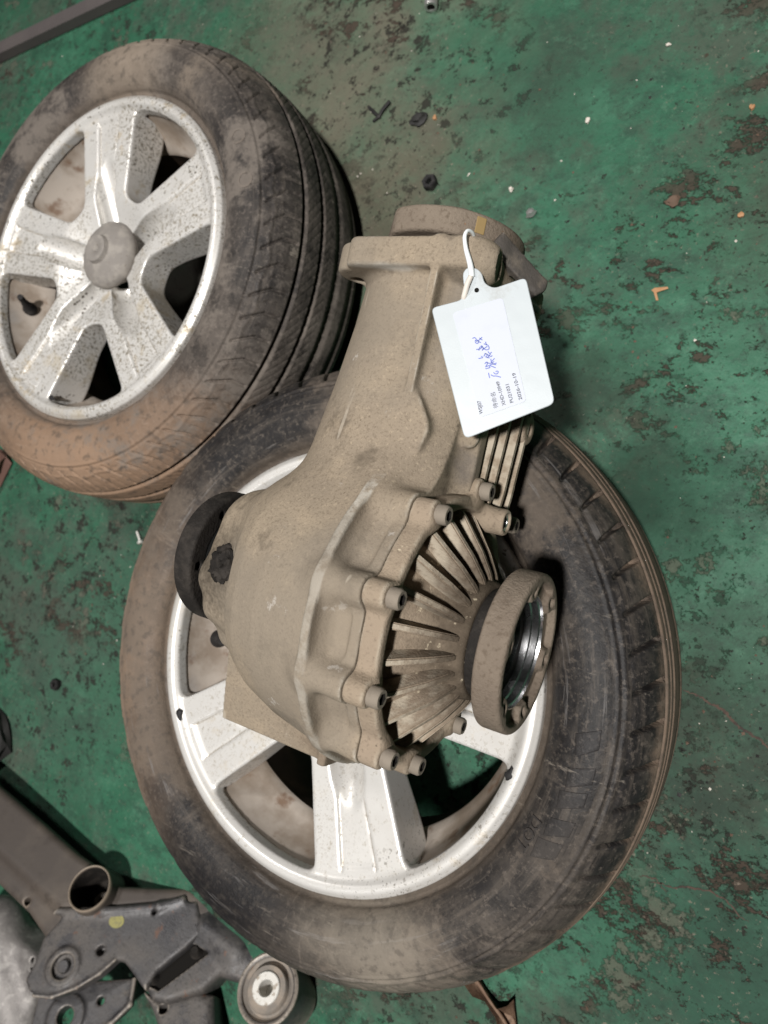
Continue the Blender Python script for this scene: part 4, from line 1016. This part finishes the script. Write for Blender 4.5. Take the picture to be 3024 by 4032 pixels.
# lower plate, a leaf behind the web
pl_ = SP_([(66, 2205), (80, 2150), (180, 2120), (292, 2112), (282, 2170), (262, 2192), (240, 2211), (200, 2245), (60, 2245)], -.045)
f = SF([pl_], -.08, -.02); f.add(sd_ext_z(pl_, -.062, -.045, .004))
for p_, q_ in (((290, 2116), (281, 2170)), ((281, 2170), (240, 2210)), ((240, 2210), (200, 2240))): f.add(sd_cap((*S(*p_, -.045), -.046), (*S(*q_, -.045), -.046), .0035), .003)
c_ = S(143, 2196, -.045); f.add(sd_cyl((c_[0], c_[1], -.06), (c_[0], c_[1], -.041), .028, .002), .006); f.cut(sd_cyl((c_[0], c_[1], -.09), (c_[0], c_[1], 0), .0125), .002)
c_ = S(217, 2162, -.045); f.cut(sd_cyl((c_[0], c_[1], -.09), (c_[0], c_[1], 0), .0055), .001)
fin('lower_plate', f.mesh('lower_plate'), M_FRAME, sub)
# bottom leg with hole
pg = SP_([(306, 2140), (330, 2185), (352, 2250), (466, 2250), (463, 2150), (430, 2138), (352, 2160)], -.03)
f = SF([pg], -.10, -.01); f.add(sd_ext_z(pg, -.085, -.022, .014))
c_ = S(355, 2184, -.03); f.cut(sd_cap((c_[0]-.004, c_[1]+.006, -.01), (c_[0]+.004, c_[1]-.006, -.05), .0065), .001)
fin('leg', f.mesh('leg'), M_FRAME, sub)

# ribbed casting at the corner of the frame
bt = empty('ribbed_boot', (-.955, -.885, .0)); tag(bt, 'grey ribbed casting half out of frame beside the subframe, bottom left', 'car part')
f = Field((-.14, -.16, 0), (.10, .11, .12), .0026)
f.add(sd_cap((-.10, .03, .045), (.03, -.10, .05), .050, .046), 0)
f.add(sd_box(-.03, -.02, .03, .07, .06, .03, .012), .02)
for k in range(3):
    t = k*.014
    f.cut(sd_cyl((.012-t*.3, .016+t, .04), (.060-t*.3, .040+t*.2, .15), .0035), .001)
fin('casting_body', f.mesh('casting_body'), M_CASTGREY, bt)

# iron bar at the far left
bm = bmesh.new()
A = Vector((-1.82, .803, 0)); B = Vector((-1.22, .907, 0)); d = (B-A).normalized(); n_ = Vector((-d.y, d.x, 0)); vs = []
for P_ in (A, B):
    for (o_, z_) in ((-.014, .002), (-.014, .022), (-.008, .027), (.009, .027), (.014, .022), (.014, .002)): vs.append(bm.verts.new(P_+n_*o_+Vector((0, 0, z_))))
for i in range(6): bm.faces.new((vs[i], vs[(i+1) % 6], vs[6+(i+1) % 6], vs[6+i]))
bm.faces.new(vs[:6]); bm.faces.new(vs[6:])
tag(bm_obj('iron_bar', bm, M_BAR, None, smooth=True, bevel=.003), 'dark purplish iron bar lying on the floor, top left corner', 'bar')

# ------------------------------------------------------------------ small things on the floor
def fl(x, y, z=0.0):
    d = fwd+(x-829.5)/FD*RT-(y-1106)/FD*UP; p = CAMP+d*((z-CZ)/d[2]); return (float(p[0]), float(p[1]))
def lump(name, x, y, size, mat, label, cat, rz=0, group=None, z=None, seed=0):
    bm = bmesh.new(); bmesh.ops.create_icosphere(bm, subdivisions=2, radius=1); rnd = random.Random(seed)
    ph = [rnd.uniform(0, 6) for _ in range(4)]
    for v_ in bm.verts:
        k = 1+.22*math.sin(3*v_.co.x+ph[0])+.2*math.sin(4*v_.co.y+ph[1])+.15*math.sin(7*v_.co.z+ph[2])
        v_.co = Vector((v_.co.x*size[0]*k, v_.co.y*size[1]*k, max(-.9, v_.co.z)*size[2]*k))
    p = fl(x, y); o = bm_obj(name, bm, mat, None, smooth=True, loc=(p[0], p[1], size[2]*.75)); o.rotation_euler = (0, 0, rz)
    return tag(o, label, cat, group)
M_PALE = MAT('pale_chip', (.55, .50, .44), .7); M_ORANGE = MAT('orange_wood', (.36, .19, .09), .7, layers=[dict(k='noise', s=120, lo=.45, hi=.65, col=(.34, .16, .07), a=.8)])
M_LEAF = MAT('dry_brown_leaf', (.135, .078, .048), .75, layers=[dict(k='noise', s=60, lo=.42, hi=.65, col=(.22, .14, .09), a=.8), dict(k='noise', s=160, lo=.55, hi=.7, col=(.05, .03, .02), a=.7)], bump=[(120, .5, .002, 3)])
M_DARK = MAT('black_grit', (.016, .015, .014), .7); M_BROWN = MAT('brown_flake', (.11, .07, .048), .85); M_CHROME = MAT('scratched_chrome', (.5, .49, .47), .35, .7)
# hex nut
p = fl(932, 398); nut = lathe('hex_nut', [(.0045, 0), (.0115, 0), (.0118, .003), (.0118, .009), (.0105, .011), (.0062, .011), (.0045, .0095), (.0045, 0)], M_BLACK, None, 6, loc=(p[0], p[1], .0002), sharp=25)
tag(nut, 'small black nut lying on the floor beside the muddy tyre', 'nut')
p = fl(125, 1478); nut = lathe('hex_nut', [(.0045, 0), (.0105, 0), (.011, .003), (.011, .008), (.0098, .010), (.0062, .010), (.0045, .009), (.0045, 0)], M_BLACK, None, 6, loc=(p[0], p[1], .0002), sharp=25)
tag(nut, 'small black nut on the green floor left of the lower tyre', 'nut')
lump('metal_chip', 1148, 463, (.008, .0055, .005), M_CHROME, 'shiny silver chip just right of the dusty input flange', 'metal chip', .6, None, None, 3)
lump('stone', 1105, 411, (.0038, .0033, .003), M_PALE, 'small pale stone above the input flange', 'stone', .2, None, None, 4)
for i, (x, y, s, nm) in enumerate(((1445, 98, .005, 'tiny pale stone near the top right corner of the floor'), (1625, 232, .006, 'rusty orange pebble on the right edge of the floor'), (1600, 465, .006, 'reddish pebble low on the right edge of the floor'), (1270, 262, .006, 'pale pink pebble in the middle of the upper floor'), (160, 2000, .001, ''), (940, 255, .006, 'orange pebble beside the black scraps'), (1370, 1610, .005, 'pale pebble on the floor right of the lower tyre'))):
    if nm: lump('pebble', x, y, (s*.6, s*.5, s*.4), M_ORANGE if i in (1, 2, 5) else M_PALE, nm, 'pebble', i, 'loose pebbles', None, 10+i)
lump('rust_lump', 1452, 437, (.008, .007, .004), M_BROWN, 'brown rusty lump with pale tip on the right of the floor', 'debris', .3, None, None, 31)
lump('oily_clump', 905, 262, (.014, .010, .006), M_DARK, 'black oily clump on the worn brown patch of floor', 'debris', .3, None, None, 32)
lump('rag_scrap', 8, 1590, (.035, .045, .02), M_DARK, 'black scrap at the left edge of the floor', 'debris', .3, None, None, 33)
lump('rusty_scrap', 0, 1005, (.045, .04, .02), MAT('reddish_scrap', (.12, .06, .045), .8), 'reddish brown scrap beside the muddy tyre at the left edge', 'debris', .8, None, None, 34)
# black metal scrap: a forked clip
p = fl(820, 245); sc = empty('metal_clip', (p[0], p[1], 0)); sc.scale = (.75, .75, .75); tag(sc, 'black forked metal clip on the worn brown floor patch', 'clip')
tube('prong', [(-.028, .014, .004), (-.008, -.002, .006), (.006, -.012, .004)], [.003, .0038, .0028], M_BLACK, sc, 8, .7, 14)
tube('prong', [(.022, .020, .005), (.010, .004, .006), (.002, -.010, .004), (-.010, -.018, .003)], [.0045, .004, .003], M_BLACK, sc, 8, .7, 16)
# pale zinc screw by the tyre
p = fl(303, 1160); sw = empty('screw', (p[0], p[1], .0035), R(-50)); tag(sw, 'pale zinc screw on the floor beside the lower tyre', 'screw')
lathe('shank', [(0, -.012), (.0022, -.011)]+[(.0022+.0005*(k % 2), -.010+.0015*k) for k in range(12)]+[(.0024, .009)], M_ZINC, sw, 16, axis='X')
lathe('head', [(.0024, .009), (.0055, .0092), (.0058, .011), (.004, .0135), (0, .014)], M_ZINC, sw, 20, axis='X')
# socket end at the top edge
p = fl(938, 2); so = empty('socket', (p[0], p[1], .010), R(10)); tag(so, 'chrome socket end poking in at the top edge', 'socket')
lathe('socket_body', [(.006, -.018), (.0095, -.018), (.0100, -.016), (.0100, .006), (.0075, .010), (.0070, .05), (0, .05)], M_CHROME, so, 32, axis='Y')
# cracks in the paint
def crack(pts, w, seed):
    g = random.Random(seed); P = catmull([fl(*p) for p in pts], 60); V = []; F = []
    tt = np.gradient(P, axis=0); nn = np.c_[-tt[:, 1], tt[:, 0]]; nn /= np.linalg.norm(nn, axis=1)[:, None]
    off = 0
    for i, (p, q) in enumerate(zip(P, nn)):
        off = off*.8+g.uniform(-.0012, .0012); k = w*(.35+.65*g.random())*math.sin(math.pi*(i+.6)/61)**.4
        a_, b_ = p+q*(off-k), p+q*(off+k); V += [(a_[0], a_[1], .0006), (b_[0], b_[1], .0006)]
    for i in range(59): F.append((2*i, 2*i+1, 2*i+3, 2*i+2))
    return mesh_obj('crack', V, F, M_CRACK, floor, smooth=False)
M_CRACK = MAT('rusty_dirt_in_crack', (.075, .048, .036), .95, layers=[dict(k='noise', s=90, lo=.45, hi=.62, col=(.03, .026, .022), a=.8, d=6)], bump=[(200, .6, .002, 4)])
crack([(1476, 1490), (1540, 1520), (1600, 1572), (1680, 1630)], .0022, 1)
crack([(1400, 1905), (1450, 1915), (1520, 1925), (1570, 1950), (1620, 1990)], .0014, 2)
crack([(1380, 1890), (1420, 1905), (1440, 1930)], .0010, 3)
# twig / wood splinters
p = fl(1422, 633); tw = empty('wood_splinter', (p[0], p[1], 0)); tw.scale = (.62, .7, .7); tag(tw, 'orange splintered wood chip on the floor right of the tag', 'wood chip')
def chip(pts, t, name, mat, parent):
    bm = bmesh.new(); vs = [bm.verts.new((q[0], q[1], q[2])) for q in pts]; fc = bm.faces.new(vs)
    ex = bmesh.ops.extrude_face_region(bm, geom=[fc])
    for v_ in [g for g in ex['geom'] if isinstance(g, bmesh.types.BMVert)]: v_.co.z += t
    return bm_obj(name, bm, mat, parent, bevel=.0004, seg=1)
chip([(-.014, .004, .001), (-.008, .008, .002), (.016, .010, .003), (.018, .007, .002), (.004, .002, .003), (-.006, -.002, .002)], .0018, 'splinter', M_ORANGE, tw)
chip([(-.010, .003, .002), (-.004, .003, .003), (.004, -.014, .001), (-.001, -.014, .001)], .0016, 'splinter', M_ORANGE, tw)
# curled dry leaf at the bottom edge
p = fl(1072, 2168); lfv = empty('dry_leaf', (p[0], p[1], 0)); tag(lfv, 'curled brown dry leaf on the floor below the lower tyre', 'leaf')
def leaf(parent):
    out = [(-.050, .030), (-.040, .036), (-.028, .026), (-.010, .012), (.006, .006), (.016, .012), (.022, .024), (.026, .010), (.032, -.008), (.040, -.030), (.030, -.036), (.016, -.022), (.006, -.006), (-.012, .002), (-.026, .004), (-.034, .010), (-.046, .016)]
    bm = bmesh.new(); rings = []
    c0 = np.array([0.0, 0.0])
    spine = lambda q: np.array([q[0], -.62*q[0]])
    for s in (1.0, .8, .55, .28):
        rings.append([bm.verts.new((*(spine(q)+(np.array(q)-spine(q))*s), .003+.012*s*s+.004*math.sin(q[0]*160+q[1]*90))) for q in out])
    N = len(out)
    for k in range(len(rings)-1):
        for i in range(N): bm.faces.new((rings[k][i], rings[k][(i+1) % N], rings[k+1][(i+1) % N], rings[k+1][i]))
    bm.faces.new(rings[-1])
    ex = bmesh.ops.solidify(bm, geom=bm.faces[:], thickness=.0008)
    return bm_obj('blade', bm, M_LEAF, parent, smooth=True)
leaf(lfv)
tube('stalk', [(.030, -.020, .010), (.016, -.006, .012), (-.005, .006, .011), (-.030, .022, .010), (-.046, .030, .012)], [.0016, .0022, .0026, .0022, .0012], M_LEAF, lfv, 8, 1, 16)
# grit nobody could count
def grit(name, n, mat, smin, smax, zone, label, seed):
    g = np.random.default_rng(seed); V = []; F = []
    base = np.array([(1, 0, 0), (-1, 0, 0), (0, 1, 0), (0, -1, 0), (0, 0, 1), (0, 0, -.4)]); fc = [(0, 2, 4), (2, 1, 4), (1, 3, 4), (3, 0, 4), (2, 0, 5), (1, 2, 5), (3, 1, 5), (0, 3, 5)]
    k = 0
    while k < n:
        if g.random() < .55:
            c = zone[g.integers(len(zone))]; x, y = g.normal(c[0], c[2]), g.normal(c[1], c[2])
        else: x, y = g.uniform(-1.7, .15), g.uniform(-1.0, 1.0)
        if math.hypot(x-W1C[0], y-W1C[1]) < .34 or math.hypot(x-W2C[0], y-W2C[1]) < .34: continue
        s = smin+(smax-smin)*g.random()**3; a = g.uniform(0, 6.28); b = base*(s*g.uniform(.6, 1.3, (6, 1)))*np.array([g.uniform(.6, 1.4), g.uniform(.6, 1.2), .6])
        R_ = np.array([[math.cos(a), -math.sin(a), 0], [math.sin(a), math.cos(a), 0], [0, 0, 1]])
        V += list(b@R_.T+np.array([x, y, s*.3])); F += [tuple(i+6*k for i in q) for q in fc]; k += 1
    o = mesh_obj(name, V, F, mat, None, smooth=False); o['kind'] = 'stuff'; return tag(o, label, 'grit')
Z1 = [(-.75, .58, .16), (-.55, .45, .10), (-.02, -.15, .08), (-.15, .4, .14), (-1.05, -.3, .12)]
grit('dark_grit', 600, M_DARK, .0006, .0022, Z1, 'fine black grit scattered over the green floor', 1)
grit('brown_grit', 500, M_BROWN, .0006, .0026, Z1, 'brown dirt crumbs scattered over the green floor', 2)
grit('pale_grit', 200, M_PALE, .0005, .0022, Z1, 'pale sand grains scattered over the green floor', 3)
